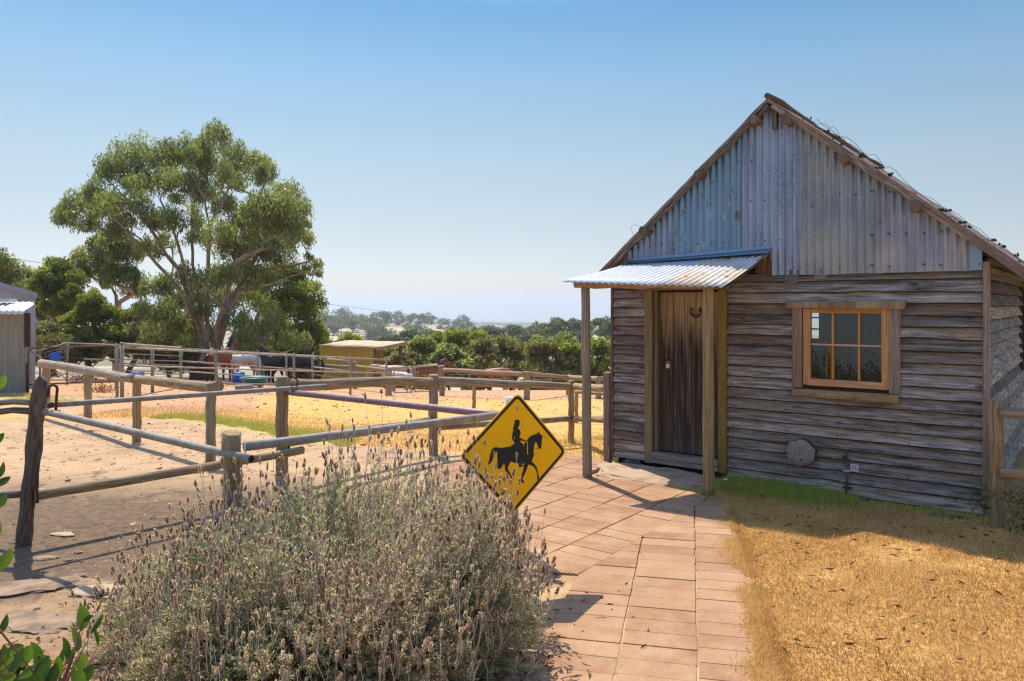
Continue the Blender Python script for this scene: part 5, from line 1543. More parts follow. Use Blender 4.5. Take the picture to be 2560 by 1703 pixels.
bay = coat('bay_coat', (.235, .065, .020), (.018, .012, .010)); bay2 = coat('bright_bay_coat', (.31, .085, .026), (.02, .013, .01), zleg=.55)
darkc = coat('dark_brown_coat', (.035, .018, .012), (.014, .011, .010)); blackc = coat('black_coat', (.022, .017, .016), None)
cream = coat('cream_coat', (.56, .35, .20), (.30, .17, .09), zleg=.5); pal = coat('palomino_coat', (.68, .62, .56), None, (.60, .40, .25)); grey = coat('grey_coat', (.62, .60, .60), (.35, .33, .33))
bh = plain('black_hair', (.015, .012, .011), .5); ch = plain('cream_hair', (.66, .52, .38), .6); wh = plain('white_hair', (.72, .68, .63), .6)
grp = 'horses in the yards'
horse('bay horse seen from behind with black tail and raised head', 550, 35.2, R(76), 1.02, bay, bh, 'up', grp, base=Vector(((550 - 1280) / FPX * 35.2, 35.2, H - (956 - HY) / FPX * 35.2)))
def hb(px, py, Y): return Vector(((px - 1280) / FPX * Y, Y, H - (py - HY) / FPX * Y))
horse('white backed palomino horse facing left beside the bay horse', 612, 37.5, R(240), .98, pal, wh, 'low', grp, hb(608, 957, 37.5))
horse('dark brown horse facing left in the shade behind the green trough', 690, 39.5, R(150), .98, darkc, bh, 'level', grp, hb(686, 958, 39.5))
horse('black horse facing right in the middle of the dark group', 722, 41, R(40), .98, blackc, bh, 'level', grp, hb(716, 957, 41))
horse('dark bay horse facing left closest to the yellow shelter', 758, 38, R(172), .92, darkc, bh, 'low', grp, hb(762, 958, 38))
horse('cream horse with pale mane standing under the shelter roof facing left', 985, 43, R(184), 1.0, cream, ch, 'low', grp, hb(983, 977, 43))
horse('white pony seen behind the wire mesh gate', 1000, 37, R(150), .74, grey, wh, 'low', grp, hb(1000, 984, 37))
horse('bay horse with black mane facing right behind the mesh gate', 1066, 43.6, R(6), 1.0, bay, bh, 'level', grp, hb(1064, 976, 43.6))
horse('bright bay horse standing with its head lowered to the left', 1248, 46.5, R(182), 1.0, bay2, bh, 'down', grp, hb(1247, 978, 46.5))

# things in the pens
t = thing('feed_trough', 'round green plastic feed trough by the pipe fence', 'trough', hb(637, 962, 32))
mb = MB(); mb.lathe((0, 0, 0), [(.45, 0), (.56, .28), (.62, .30), (.60, .32), (.54, .28), (.42, .06), (0, .05)], 24, .5); mb.build('tub', M['greenplastic'], t)
mb = MB(); mb.lathe((0, 0, .19), [(.0, .0), (.50, 0)], 20, .5); mb.build('feed', M['stone'], t)
for px, py, Y, lb in ((597, 957, 36.6, 'blue plastic drum under the palomino horse'), (344, 942, 34, 'low blue plastic drum behind the double railed panel')):
    t = thing('plastic_drum', lb, 'drum', hb(px, py, Y)); mb = MB(); h = .5 if px > 500 else .22
    mb.lathe((0, 0, 0), [(0, 0), (.27, 0), (.28, .05), (.27, h * .3), (.29, h * .35), (.27, h * .4), (.28, h * .95), (.25, h), (0, h)], 18, .5); mb.build('barrel', M['blue'], t)
    mb = MB(); mb.lathe((.1, 0, h), [(.04, 0), (.04, .03), (0, .03)], 8, .5); mb.build('bung', M['black'], t)
mb = MB(); a = hb(588, 976, 29); mb.bar(a + Vector((0, 0, .1)), a + Vector((.66, .1, .1)), .22, .2, jit=.02); tag(mb.build('sleeper', M['greyplank'], None, .015), 'short weathered timber block lying on straw inside the pipe fence', 'timber block')
t = thing('feed_bin', 'dark brown boarded bin standing under the big gum tree', 'bin', hb(505, 955, 40)); mb = MB()
for i in range(5): mb.box((-.55, -.3, .2 * i), (.6, .3, .2 * i + .185), random.random())
mb.build('boards', M['darkwood'], t, .01); mb = MB(); mb.box((-.5, -.25, .98), (.55, .25, 1.02), .3); mb.build('lid', M['darkwood'], t)
for i, (px, py, sc, lb) in enumerate(((255, 982, .55, 'rust brown dead weed clump standing alone on bare dirt'), (225, 952, .6, 'low rust brown dead weeds behind the tube gate'), (190, 950, .7, 'taller rust brown dead bracken left of the tube gate brace'), (285, 950, .5, 'dead brown weeds at the foot of the yard corner post'))):
    p = gpt(px, py); rg = np.random.default_rng(i + 40); nn = 260
    c = rg.normal(size=(nn, 3)) * (.42 * sc, .3 * sc, .26 * sc); c[:, 2] = np.abs(c[:, 2]) + .02
    o = thing('dead_weed', None, None); np_mesh('foliage', leaf_quads(c, rg.normal(size=(nn, 3)) + (0, 0, .6), rg.uniform(.06, .16, nn), .035, rg), 4, rg.random(nn), leafmat('rust_leaf%d' % i, (.16, .05, .02), (.42, .17, .075)), o)
    o.location = p; tag(o, lb, 'weed')
mb = MB(); L0, L1 = P(-90, 629, 95), P(1420, 822, 330)
mb.tube([L0.lerp(L1, i / 24) + Vector((0, 0, -1.6 * math.sin(math.pi * i / 24))) for i in range(25)], .03, 4, .4); tag(mb.build('power_line', M['wire']), 'thin overhead power line crossing the pale sky', 'cable')
# ------------------------------------------------------------------ trees
M['bark'] = wood('gum_bark', (.20, .145, .11), (.46, .36, .29), (.12, .085, .065), .7, gu=5, gv=1.2, bump=.5, tintamt=.15)
M['palebark'] = wood('pale_gum_bark', (.36, .29, .23), (.62, .54, .46), (.22, .165, .13), .6, gu=4, gv=.8, bump=.3, tintamt=.15)
M['gumleaf'] = leafmat('gum_leaf', (.090, .112, .036), (.215, .235, .068), (.38, .365, .125), .52, .42, .5)
M['brightleaf'] = leafmat('bright_leaf', (.080, .110, .018), (.20, .235, .030), (.35, .355, .055), .48)
M['oliveleaf'] = leafmat('olive_leaf', (.085, .090, .030), (.20, .185, .062), (.33, .275, .11), .45)
M["greyleaf"] = leafmat("greygreen_leaf", (.065, .088, .045), (.13, .155, .075), (.21, .22, .11), .42)


def skeleton(base, seeds, targets, step=.8, rg=None):
    """grow limbs from base through seed polylines to every target"""
    nodes = [Vector(base)]; par = [-1]
    for pl in seeds:
        prev = 0
        d = [(nd - Vector(pl[0])).length for nd in nodes]; prev = int(np.argmin(d)) if len(nodes) > 1 else 0
        for a in pl:
            a = Vector(a); s0 = nodes[prev]; k = max(1, int((a - s0).length / step))
            for i in range(1, k + 1):
                nodes.append(s0.lerp(a, i / k) + Vector((rg.normal(0, .05), rg.normal(0, .05), 0)) * step); par.append(prev); prev = len(nodes) - 1
    order = sorted(range(len(targets)), key=lambda i: (Vector(targets[i]) - Vector(base)).length)
    leafn = []
    for i in order:
        tg = Vector(targets[i]); best, bj = 1e9, 0
        for j, nd in enumerate(nodes):
            dv = tg - nd; L = dv.length
            c = L * (1.0 + 1.3 * max(0.0, -dv.z / max(L, .01) + .25)) + (1.5 if j < 3 else 0)
            if c < best: best, bj = c, j
        s0 = nodes[bj]; L = (tg - s0).length; k = max(2, int(L / step)); prev = bj
        pd = (s0 - nodes[par[bj]]).normalized() if par[bj] >= 0 else Vector((0, 0, 1))
        c1 = s0 + pd * L * .35
        for q in range(1, k + 1):
            f = q / k
            p = s0 * (1 - f) ** 2 + c1 * (2 * f * (1 - f)) + tg * f * f
            p = p + Vector((rg.normal(0, .06), rg.normal(0, .06), rg.normal(0, .04))) * step * (f < 1)
            nodes.append(p); par.append(prev); prev = len(nodes) - 1
        leafn.append(prev)
    return nodes, par, leafn


def limbs(nodes, par, leafn, r_tip, r_base, name, mat, parent):
    n = len(nodes); w = [0.0] * n; kids = [[] for _ in range(n)]
    for i in range(1, n): kids[par[i]].append(i)
    for i in range(n - 1, -1, -1):
        if not kids[i]: w[i] = 1.0
        if par[i] >= 0: w[par[i]] += w[i]
    ex = math.log(r_base / r_tip) / math.log(max(w[0], 2))
    rad = [r_tip * x ** ex for x in w]
    mb = MB()
    stack = [(0, k) for k in kids[0]]
    while stack:
        a, b = stack.pop()
        ch = [a, b]
        while kids[ch[-1]]:
            ks = sorted(kids[ch[-1]], key=lambda q: -w[q])
            for o in ks[1:]: stack.append((ch[-1], o))
            ch.append(ks[0])
        rr = [min(rad[q], rad[ch[1]] * 1.15) for q in ch]
        rr[0] = rad[ch[1]] * (1.25 if a == 0 else 1.0); rr[-1] *= .5
        mb.tube([nodes[q] for q in ch], rr, 8 if rr[0] > r_tip * 3 else 5, .4 + .3 * random.random(), .12, cap=False, wfreq=.8)
    return mb.build(name, mat, parent)


def crown(clumps, nleaf, L, Wd, mat, seed, parent, name='crown', droop=.9, sub=9, tone=(.35, .2), shell=.55, subr=.42, hang=.9):
    """clumps: (centre, (rx,ry,rz)); leaves gather in smaller tufts inside each clump"""
    rg = np.random.default_rng(seed)
    vol = np.array([c[1][0] * c[1][2] for c in clumps]); num = np.maximum(8, (nleaf * vol / vol.sum())).astype(int)
    C_, T_ = [], []
    for (c, r), m_ in zip(clumps, num):
        c = np.array(c); r = np.array(r)
        k = max(3, sub)
        u = unit(rg.normal(size=(k, 3))); u[:, 2] = np.where(u[:, 2] < -.35, -u[:, 2] * .5, u[:, 2])
        cc = c + u * r * (shell + (1 - shell) * rg.random((k, 1)))
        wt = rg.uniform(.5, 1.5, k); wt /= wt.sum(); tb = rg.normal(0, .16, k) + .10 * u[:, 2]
        ii = rg.choice(k, m_, p=wt)
        g = rg.normal(size=(m_, 3)); g = g / np.maximum(1, np.linalg.norm(g, axis=1, keepdims=True) / 1.7)
        C_.append(cc[ii] + g * r * subr * np.array([1, 1, hang]))
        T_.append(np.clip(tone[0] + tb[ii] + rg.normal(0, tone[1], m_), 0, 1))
    C_ = np.concatenate(C_); T_ = np.concatenate(T_); n = len(C_)
    d = rg.normal(size=(n, 3)); d[:, 2] -= droop
    return np_mesh(name, leaf_quads(C_, d, L * rg.uniform(.6, 1.35, n), Wd * rg.uniform(.7, 1.3, n), rg), 4, T_, mat, parent)


def photo_tree(label, basepx, Y, clumps_px, mat, bark, nleaf, L, Wd, seeds_px=(), seed=1, r_base=.4, r_tip=.02, cat='tree', name='gum_tree', depth=1.0, sub=9, tone=(.4, .2), basez=None, extra_t=2, droop=.9, flatz=1.0, ybias=0.0, subr=.42, shell=.55, hang=.9):
    rg = np.random.default_rng(seed)
    x = (basepx[0] - 1280) / FPX * Y; z = G(x, Y) if basez is None else basez
    t = thing(name, label, cat, (x, Y, z)); off = Vector((x, Y, z))
    cl = []; s = Y / FPX
    midx = np.mean([c[0] for c in clumps_px]); spread = max(40, np.ptp([c[0] for c in clumps_px]) * .5)
    tg = []
    for c in clumps_px:
        px, py, r = c[:3]
        room = math.sqrt(max(.05, 1 - min(1, abs(px - midx) / spread) ** 2)) * spread * s * .75 * depth
        dy = rg.uniform(-1, 1) * room
        p = P(px, py, Y + dy) - off
        rr = r * s
        cl.append((p, (rr * 1.08, rr * 1.2, rr * 1.02 * flatz)))
        tg.append(p - Vector((0, 0, rr * .15)))
        for _ in range(extra_t): tg.append(p + Vector((rg.normal(0, .5), rg.normal(0, .5), rg.normal(0, .35) + .1)) * rr)
    sd = [[P(a, b, Y + dz) - off for a, b, dz in pl] for pl in seeds_px]
    nodes, par, lf = skeleton((0, 0, -.3), sd, tg, max(.35, L * 2.6), rg)
    limbs(nodes, par, lf, r_tip, r_base, 'trunk', bark, t)
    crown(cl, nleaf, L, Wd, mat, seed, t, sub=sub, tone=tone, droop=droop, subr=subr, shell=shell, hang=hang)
    return t


D2 = 2560 / 2357.0
def dpx(l): return [(a * D2, b * D2, c * D2) for a, b, c in l]


big = dpx([(500, 332, 42), (430, 350, 48), (370, 362, 42), (312, 372, 48), (262, 402, 40), (232, 440, 38), (330, 420, 42), (400, 410, 38), (560, 352, 34), (540, 392, 38), (612, 392, 32), (590, 375, 26), (470, 372, 40), (498, 310, 26),
           (182, 470, 34), (232, 486, 40), (162, 512, 28), (200, 522, 28), (290, 482, 42), (345, 512, 34), (150, 490, 20), (270, 530, 26),
           (632, 470, 42), (682, 488, 30), (600, 495, 38), (640, 522, 38), (560, 512, 38), (690, 548, 22), (660, 445, 26), (700, 520, 16),
           (418, 500, 34), (478, 455, 34), (520, 470, 38), (455, 555, 28), (380, 560, 28), (505, 540, 30),
           (540, 585, 36), (600, 590, 38), (645, 590, 34), (560, 640, 38), (560, 700, 34), (610, 650, 30), (480, 640, 26),
           (430, 640, 32), (400, 690, 36), (372, 720, 34), (420, 745, 36), (352, 668, 30), (350, 752, 30), (445, 765, 28), (590, 745, 32), (620, 715, 30), (545, 745, 28), (480, 720, 30), (510, 690, 28),
           (724, 604, 16), (732, 622, 12), (700, 625, 12), (715, 590, 10)])
_r = random.Random(12)
big = [(x, y + (12 if y < 520 else 4), r) for x, y, r in big]
for _ in range(60):
    a, b = _r.sample(big, 2); f = _r.uniform(.2, .8)
    if math.hypot(a[0] - b[0], a[1] - b[1]) < 260: big.append((a[0] + (b[0] - a[0]) * f, a[1] + (b[1] - a[1]) * f, _r.uniform(14, 26)))
big = [(x + _r.uniform(-8, 8), y + _r.uniform(-10, 10), r * _r.uniform(.75, 1.2)) for x, y, r in big]
big += dpx([(350, 790, 26), (395, 775, 28), (430, 800, 24), (475, 770, 26), (560, 790, 28), (600, 800, 26), (660, 790, 26), (700, 790, 22), (380, 660, 28), (460, 680, 28), (520, 640, 26), (330, 720, 22), (620, 560, 26), (585, 640, 26)])
photo_tree('tall spreading river gum with many pale stems behind the horses', (518, 930), 45.0, big, M['gumleaf'], M['bark'], 102000, .27, .060,
           seeds_px=[[(516, 905, 0), (505, 840, .3), (478, 760, .6), (450, 680, .8), (420, 640, .5), (344, 615, 0), (268, 578, -.5)],
                     [(520, 890, 0), (517, 790, -.4), (520, 670, -.6), (523, 560, -.8), (507, 495, -.8), (470, 420, -1)],
                     [(540, 880, 0), (574, 770, 1), (617, 680, 1.6), (660, 610, 2), (690, 560, 2)],
                     [(505, 840, .3), (470, 700, -1), (440, 600, -1.6), (400, 500, -2), (350, 430, -2)],
                     [(523, 560, -.8), (560, 500, .5), (590, 430, .8)], [(617, 680, 1.6), (700, 670, 1.5), (770, 655, 1)],
                     [(520, 880, 0), (500, 780, 1.5), (488, 690, 2), (478, 600, 2.2), (482, 520, 2.2), (500, 440, 2), (520, 380, 2)],
                     [(505, 840, .3), (455, 740, -1.6), (395, 660, -2), (330, 590, -2.2), (280, 540, -2.2)],
                     [(540, 880, 0), (555, 780, -1.8), (580, 690, -2.2), (600, 600, -2.4), (640, 510, -2.4), (670, 440, -2)],
                     [(478, 600, 2.2), (440, 520, 2.4), (410, 450, 2.2), (390, 400, 2)], [(420, 640, .5), (370, 560, 0), (310, 490, 0), (270, 450, 0)],
                     [(600, 600, -2.4), (660, 560, -2.2), (720, 530, -2)]],
           seed=5, r_base=.55, r_tip=.022, depth=.8, sub=20, tone=(.42, .24), extra_t=3, subr=.235, shell=.62, hang=1.5, droop=1.7)
photo_tree('sunlit gum with white branches to the right of the tall gum', (660, 945), 52.0, dpx([(640, 650, 42), (690, 680, 40), (705, 730, 38), (655, 715, 42), (600, 690, 36), (700, 775, 34), (640, 765, 40), (590, 780, 32), (725, 700, 22), (670, 640, 28), (716, 760, 22), (730, 790, 20)]), M['brightleaf'], M['palebark'], 17000, .30, .085, seeds_px=[[(655, 900, 0), (640, 800, .5), (690, 720, 1)]], seed=8, r_base=.3, r_tip=.03, tone=(.30, .22), sub=16, subr=.30, shell=.8)
photo_tree('slender gum with see through crown left of the tall gum', (290, 935), 56.0, dpx([(215, 600, 36), (255, 572, 34), (292, 590, 30), (272, 640, 30), (200, 632, 20), (300, 640, 24), (232, 560, 22), (250, 620, 26), (305, 675, 22), (290, 560, 20)]), M['gumleaf'], M['palebark'], 15000, .32, .085, seeds_px=[[(292, 850, 0), (292, 740, .4), (285, 690, 0)]], seed=11, r_base=.3, r_tip=.02, tone=(.48, .2), sub=14, subr=.27, hang=1.4, droop=1.5)
photo_tree('round crowned gum with thin fan of stems beside the sheds', (128, 905), 52.0, dpx([(130, 620, 28), (112, 645, 24), (148, 648, 34), (132, 680, 34), (104, 672, 26), (165, 690, 28), (118, 712, 22), (150, 720, 24)]), M['brightleaf'], M['bark'], 17000, .30, .085, seeds_px=[[(135, 850, 0), (140, 790, .3), (145, 740, 0)]], seed=13, r_base=.24, tone=(.35, .2), sub=14, subr=.28, hang=1.1)
photo_tree('dark green gum rising directly behind the pale shed roof', (30, 905), 54.0, dpx([(20, 640, 34), (58, 655, 34), (5, 605, 22), (75, 690, 30), (88, 720, 24), (40, 690, 30), (-20, 640, 36), (95, 750, 24), (80, 660, 22)]), M['gumleaf'], M['bark'], 16000, .30, .085, seed=17, r_base=.3, tone=(.48, .22), sub=14, subr=.3, hang=1.2)
photo_tree('dense yellow green wattle bush left of the slender gum', (225, 935), 49.0, dpx([(212, 695, 26), (196, 735, 32), (240, 728, 32), (180, 780, 32), (226, 782, 34), (262, 770, 30), (200, 820, 30), (160, 745, 22), (250, 815, 28), (205, 715, 26)]), M['brightleaf'], M['bark'], 22000, .26, .085, seed=19, r_base=.2, tone=(.48, .24), sub=20, subr=.24, name='wattle_tree')
photo_tree('paler wattle bush between the dense wattle and the tall gum', (310, 935), 51.0, dpx([(290, 735, 24), (305, 775, 30), (275, 800, 28), (330, 800, 28), (345, 770, 20), (318, 715, 18)]), M['oliveleaf'], M['bark'], 12000, .26, .085, seed=23, r_base=.18, tone=(.6, .2), name='wattle_tree')
photo_tree('dark scrubby undergrowth bush behind the wire mesh fence', (150, 945), 47.0, dpx([(110, 800, 30), (140, 830, 30), (95, 770, 22), (165, 800, 24), (80, 830, 26), (120, 760, 18)]), M['oliveleaf'], M['bark'], 11000, .26, .08, seed=29, r_base=.14, tone=(.3, .2), name='scrub_bush', cat='bush')
photo_tree('dark scrubby bush under the left side of the tall gum', (420, 948), 50.0, dpx([(350, 815, 28), (390, 790, 30), (420, 815, 32), (460, 800, 30), (380, 840, 28), (440, 840, 28), (350, 770, 26), (410, 765, 26), (490, 830, 26), (480, 780, 22)]), M['oliveleaf'], M['bark'], 17000, .26, .08, seed=31, r_base=.14, tone=(.42, .22), name='scrub_bush', cat='bush')
photo_tree('green scrubby bush under the right side of the tall gum', (680, 950), 54.0, dpx([(560, 815, 26), (610, 820, 28), (660, 815, 28), (710, 815, 26), (735, 800, 24), (690, 785, 28), (640, 785, 28), (590, 785, 26), (540, 830, 28), (720, 770, 22), (745, 825, 20)]), M['brightleaf'], M['bark'], 19000, .28, .085, seed=37, r_base=.14, tone=(.33, .22), name='scrub_bush', cat='bush')
# leaning bare limb by the sheds
o = MB(); o.tube([P(80, 790, 50), P(120, 830, 50), P(165, 868, 49), P(185, 890, 48.5)], [.16, .2, .24, .3], 8, .5, .1, wfreq=.7); tag(o.build('fallen_limb', M['bark']), 'bare dead limb leaning diagonally beside the pale shed', 'dead limb')


# belt of trees beyond the yards, right of the yellow shelter
def belt_tree(label, px, topy, Y, wpx, mat, n, L, seed, group, bark='bark', botpy=None, name='tree', tone=(.45, .22), sub=8, stuffz=True):
    rg = np.random.default_rng(seed); s = Y / FPX
    x = (px - 1280) / FPX * Y; zb = G(x, Y); zt = H - (topy - HY) / FPX * Y
    h = zt - zb; r = wpx * s * .5
    t = thing(name, label, 'tree', (x, Y, zb), 0, group)
    cl = []
    k = 11
    for i in range(k):
        f = (i + .5) / k; a = rg.uniform(0, 6.283)
        zz = h * (.30 + .62 * f); rad_ = r * math.sqrt(max(.08, 1 - (f * .98) ** 2.2)) * rg.uniform(.35, .95)
        cr = r * rg.uniform(.34, .5) * (1.0 - .25 * f)
        cl.append((Vector((rad_ * math.cos(a), rad_ * math.sin(a) * .9, zz)), (cr, cr, cr * .8)))
    cl.append((Vector((rg.normal(0, .15) * r, 0, h - r * .22)), (r * .4, r * .4, r * .26)))
    nodes, par, lf = skeleton((0, 0, -.3), [], [c[0] for c in cl], max(.6, h / 9), rg)
    limbs(nodes, par, lf, .012 * h / 4, .028 * h, 'trunk', M[bark], t)
    crown(cl, n, L, L * .42, M[mat], seed, t, sub=sub, tone=tone, droop=.5, subr=.34, shell=.65)
    return t


g1 = 'belt of bushy trees beyond the paddock'
belt = [(870, 836, 74, 110, 'brightleaf', 'bushy green tree whose top shows above the left of the yellow shelter roof'), (935, 858, 86, 90, 'greyleaf', 'grey green tree behind the middle of the yellow shelter roof'),
        (985, 868, 70, 80, 'brightleaf', 'low bright green bush between the shelter post and cream horse'), (1025, 855, 82, 100, 'oliveleaf', 'olive tree right behind the shelter right post'),
        (1060, 842, 72, 110, 'gumleaf', 'dark green tree standing above the bay horse rump'), (1105, 832, 74, 120, 'brightleaf', 'bright yellow green tree above the head of the mesh gate bay horse'),
        (1155, 826, 70, 120, 'brightleaf', 'tallest yellow green tree with pointed top above the log fence post'), (1195, 829, 80, 110, 'brightleaf', 'yellow green tree just left of the grazing horse head'),
        (1205, 850, 62, 120, 'oliveleaf', 'brown olive tree right behind the grazing horse head'), (1255, 846, 68, 120, 'oliveleaf', 'brown olive tree directly above the grazing horse back'),
        (1300, 850, 72, 110, 'oliveleaf', 'olive tree behind the grazing horse tail'), (1340, 842, 78, 120, 'gumleaf', 'dark green tree above the tip of the yellow sign'),
        (1365, 852, 62, 120, 'oliveleaf', 'large olive tree right of the yellow sign tip'), (1410, 838, 76, 120, 'gumleaf', 'dark green tree against the left side of the porch post'),
        (1428, 858, 62, 100, 'brightleaf', 'green tree low beside the left of the porch post'), (1490, 850, 64, 110, 'brightleaf', 'bright green tree seen between porch post and cabin wall'),
        (1535, 846, 70, 110, 'gumleaf', 'dark green tree partly hidden by the cabin left corner'), (1120, 868, 60, 110, 'gumleaf', 'low dark green bush behind the mesh gate post'),
        (1000, 880, 61, 90, 'oliveleaf', 'low olive bush behind the cream horse'), (1600, 845, 68, 120, 'oliveleaf', 'olive tree hidden behind the cabin'),
        (800, 868, 66, 100, 'brightleaf', 'green bush left of the yellow shelter wall'), (770, 880, 62, 90, 'oliveleaf', 'olive bush behind the right end of the pipe yard')]
for i, (px, ty, Y, w, mt, lb) in enumerate(belt):
    belt_tree(lb, px, ty, Y, w * 1.12, mt, 5600, .40, 100 + i, g1, tone=(.5 if i % 2 else .6, .25), sub=14)
g2 = 'gums on the wooded rise'
for i, (px, ty, Y, w, lb) in enumerate(((1030, 826, 190, 90, 'grey green gum behind the shelter at the left end of the wooded rise'), (1085, 830, 200, 90, 'second grey green gum from the left end of the wooded rise'), (1235, 818, 220, 90, 'bluish gum rising over the pointed yellow green tree'), (1290, 818, 240, 100, 'bluish gum above the yellow sign tip'), (1335, 822, 215, 90, 'grey green gum below the crest of the wooded rise'),
                                        (1395, 803, 210, 120, 'large domed gum crowning the wooded rise left of the porch post'), (1365, 812, 230, 110, 'gum on the left shoulder of the large domed gum'), (1440, 808, 250, 90, 'gum tucked against the left edge of the porch post'), (1500, 801, 215, 110, 'gum with white limbs seen between porch post and cabin'),
                                        (1545, 806, 240, 90, 'gum against the cabin corner on the wooded rise'), (1185, 822, 260, 80, 'small bluish gum over the head of the grazing horse'), (975, 838, 170, 80, 'low grey gum behind the tip of the shelter roof'), (1130, 836, 185, 80, 'grey gum between the wooded rise and the yellow green trees'))):
    belt_tree(lb, px, ty, Y, w, 'greyleaf', 4200, .95, 200 + i, g2, 'palebark', tone=(.5, .22))

# scattered gums on the straw hill, copied from three prototypes
protos = []
for i in range(3):
    rg = np.random.default_rng(300 + i)
    t = thing('gum_tree', 'x', 'tree', (0, 0, -400))
    cl = [(Vector((rg.normal(0, 2.6), rg.normal(0, 2.6), 5.0 + rg.normal(0, 1.9))), (2.5, 2.5, 2.2)) for _ in range(11)]
    nodes, par, lf = skeleton((0, 0, -.5), [], [c[0] for c in cl], 1.2, rg); limbs(nodes, par, lf, .07, .35, 'trunk', M['bark'], t)
    crown(cl, 1500, .95, .5, M['greyleaf'], 300 + i, t, sub=8, tone=(.35, .25)); protos.append(t)
lab3 = 'dark grey green gum scattered on the dry straw hill'; g3 = 'gums on the dry straw hill'
hill = [(812, 812, 640, 1.5), (838, 806, 700, 1.5), (868, 803, 690, 1.6), (905, 808, 720, 1.3), (893, 800, 800, 1.3), (930, 806, 850, 1.2), (965, 809, 760, 1.5), (975, 803, 860, 1.3), (1000, 810, 760, 1.3), (1025, 808, 800, 1.2), (1048, 812, 790, 1.4), (1062, 810, 850, 1.2), (830, 822, 560, 1.3), (920, 832, 520, 1.5), (950, 834, 500, 1.5), (1080, 817, 800, 1.1), (1110, 818, 700, 1.3), (1140, 822, 640, 1.3), (880, 824, 610, 1.2), (800, 805, 780, 1.4), (1165, 818, 760, 1.3), (1060, 835, 480, 1.3), (1035, 828, 560, 1.3), (850, 800, 830, 1.4), (1210, 826, 520, 1.3), (1240, 822, 600, 1.3)]
rr = random.Random(9)
for i, (px, py, Y, sc) in enumerate(hill):
    t = protos[i] if i < 3 else copy_tree(protos[i % 3])
    x = (px - 1280) / FPX * Y; t.location = (x, Y, G(x, Y)); t.scale = (sc * rr.uniform(.9, 1.35), sc, sc * rr.uniform(.85, 1.1)); t.rotation_euler = (0, 0, rr.uniform(0, 6))
    t['label'] = lab3; t['group'] = g3; t['category'] = 'tree'; t.name = 'gum_tree'
# tree lines on the plain: far mass nobody could count
rg = np.random.default_rng(77); C_, L_, T_ = [], [], []
for _ in range(760):
    Y = math.exp(rg.uniform(math.log(1250), math.log(5500))); px = rg.uniform(560, 1750); x = (px - 1280) / FPX * Y
    run = rg.integers(1, 9); ang = rg.normal(0, .25)
    for q in range(run):
        xx = x + q * 16 * math.cos(ang) * rg.uniform(.6, 1.4); yy = Y + q * 16 * math.sin(ang) * 3
        sz = rg.uniform(5, 10); m_ = 26
        g_ = unit(rg.normal(size=(m_, 3))) * (sz * .9, sz * .9, sz * .55) * rg.random((m_, 1)) ** .4
        C_.append(g_ + (xx, yy, G(xx, yy) + sz * .6)); L_.append(np.full(m_, sz * .75)); T_.append(rg.uniform(.0, .35, m_))
C_ = np.concatenate(C_); L_ = np.concatenate(L_)
tl = np_mesh('treelines', leaf_quads(C_, rg.normal(size=C_.shape), L_, L_ * .6, rg), 4, np.concatenate(T_), M['greyleaf'])
tag(tl, 'hazy lines of trees dotted over the far plain', 'trees', kind='stuff')

# ------------------------------------------------------------------ lavender
rg = np.random.default_rng(21)
LC = np.array([-1.06, 4.42]); LA, LB = 1.20, .98
lav = thing('lavender_bush', 'big grey green lavender bush gone to dry seed in the foreground', 'bush', (LC[0], LC[1], G(*LC)))


def lav_top(xn, yn):
    """height of the leafy dome over normalised footprint"""
    rho = np.sqrt(xn * xn + yn * yn).clip(0, 1)
    hm = .86 - .08 * np.clip((xn - .1) / .7, 0, 1) - .14 * np.clip((-xn - .1) / .6, 0, 1)
    fr = .40 + .60 * np.clip((yn + 1.0) / 1.35, 0, 1) ** .9
    ex = 4.0 + 4.0 * np.clip(xn * 1.5, 0, 1)
    return hm * fr * (1 - rho ** ex) ** .62


ns = 3000
th = rg.uniform(0, 2 * np.pi, ns); rho = rg.random(ns) ** .32
# more shoots on the near side, which is the one that is seen
flip_ = (np.sin(th) > .1) & (rg.random(ns) < .35); th[flip_] = -th[flip_]
xn, yn = rho * np.cos(th), rho * np.sin(th)
lump = np.array([mnoise.noise(Vector((a * 2.6, b * 2.6, 4.0))) for a, b in zip(xn, yn)])
edgew = (1 + .16 * lump) * (1 + .06 * np.clip(xn, 0, 1))
tipz = lav_top(xn, yn) * (1 + .28 * lump) * rg.uniform(.72, 1.10, ns) + .04
tip = np.stack([xn * LA * edgew, yn * LB * edgew, tipz], -1)
base = np.stack([xn * LA * .42, yn * LB * .42, np.full(ns, .02)], -1) + rg.normal(0, .04, (ns, 3)) * (1, 1, 0)
mid = base * .45 + tip * .55; mid[:, 2] = base[:, 2] * .35 + tip[:, 2] * .62; mid[:, :2] += (tip[:, :2] - base[:, :2]) * .06
dry = np.clip(.34 + .55 * np.exp(-(((xn - .22) / .35) ** 2 + ((yn + .55) / .5) ** 2)) + .35 * lump, .05, .95)


def bez(f): return base * (1 - f) ** 2 + mid * (2 * f * (1 - f)) + tip * f * f


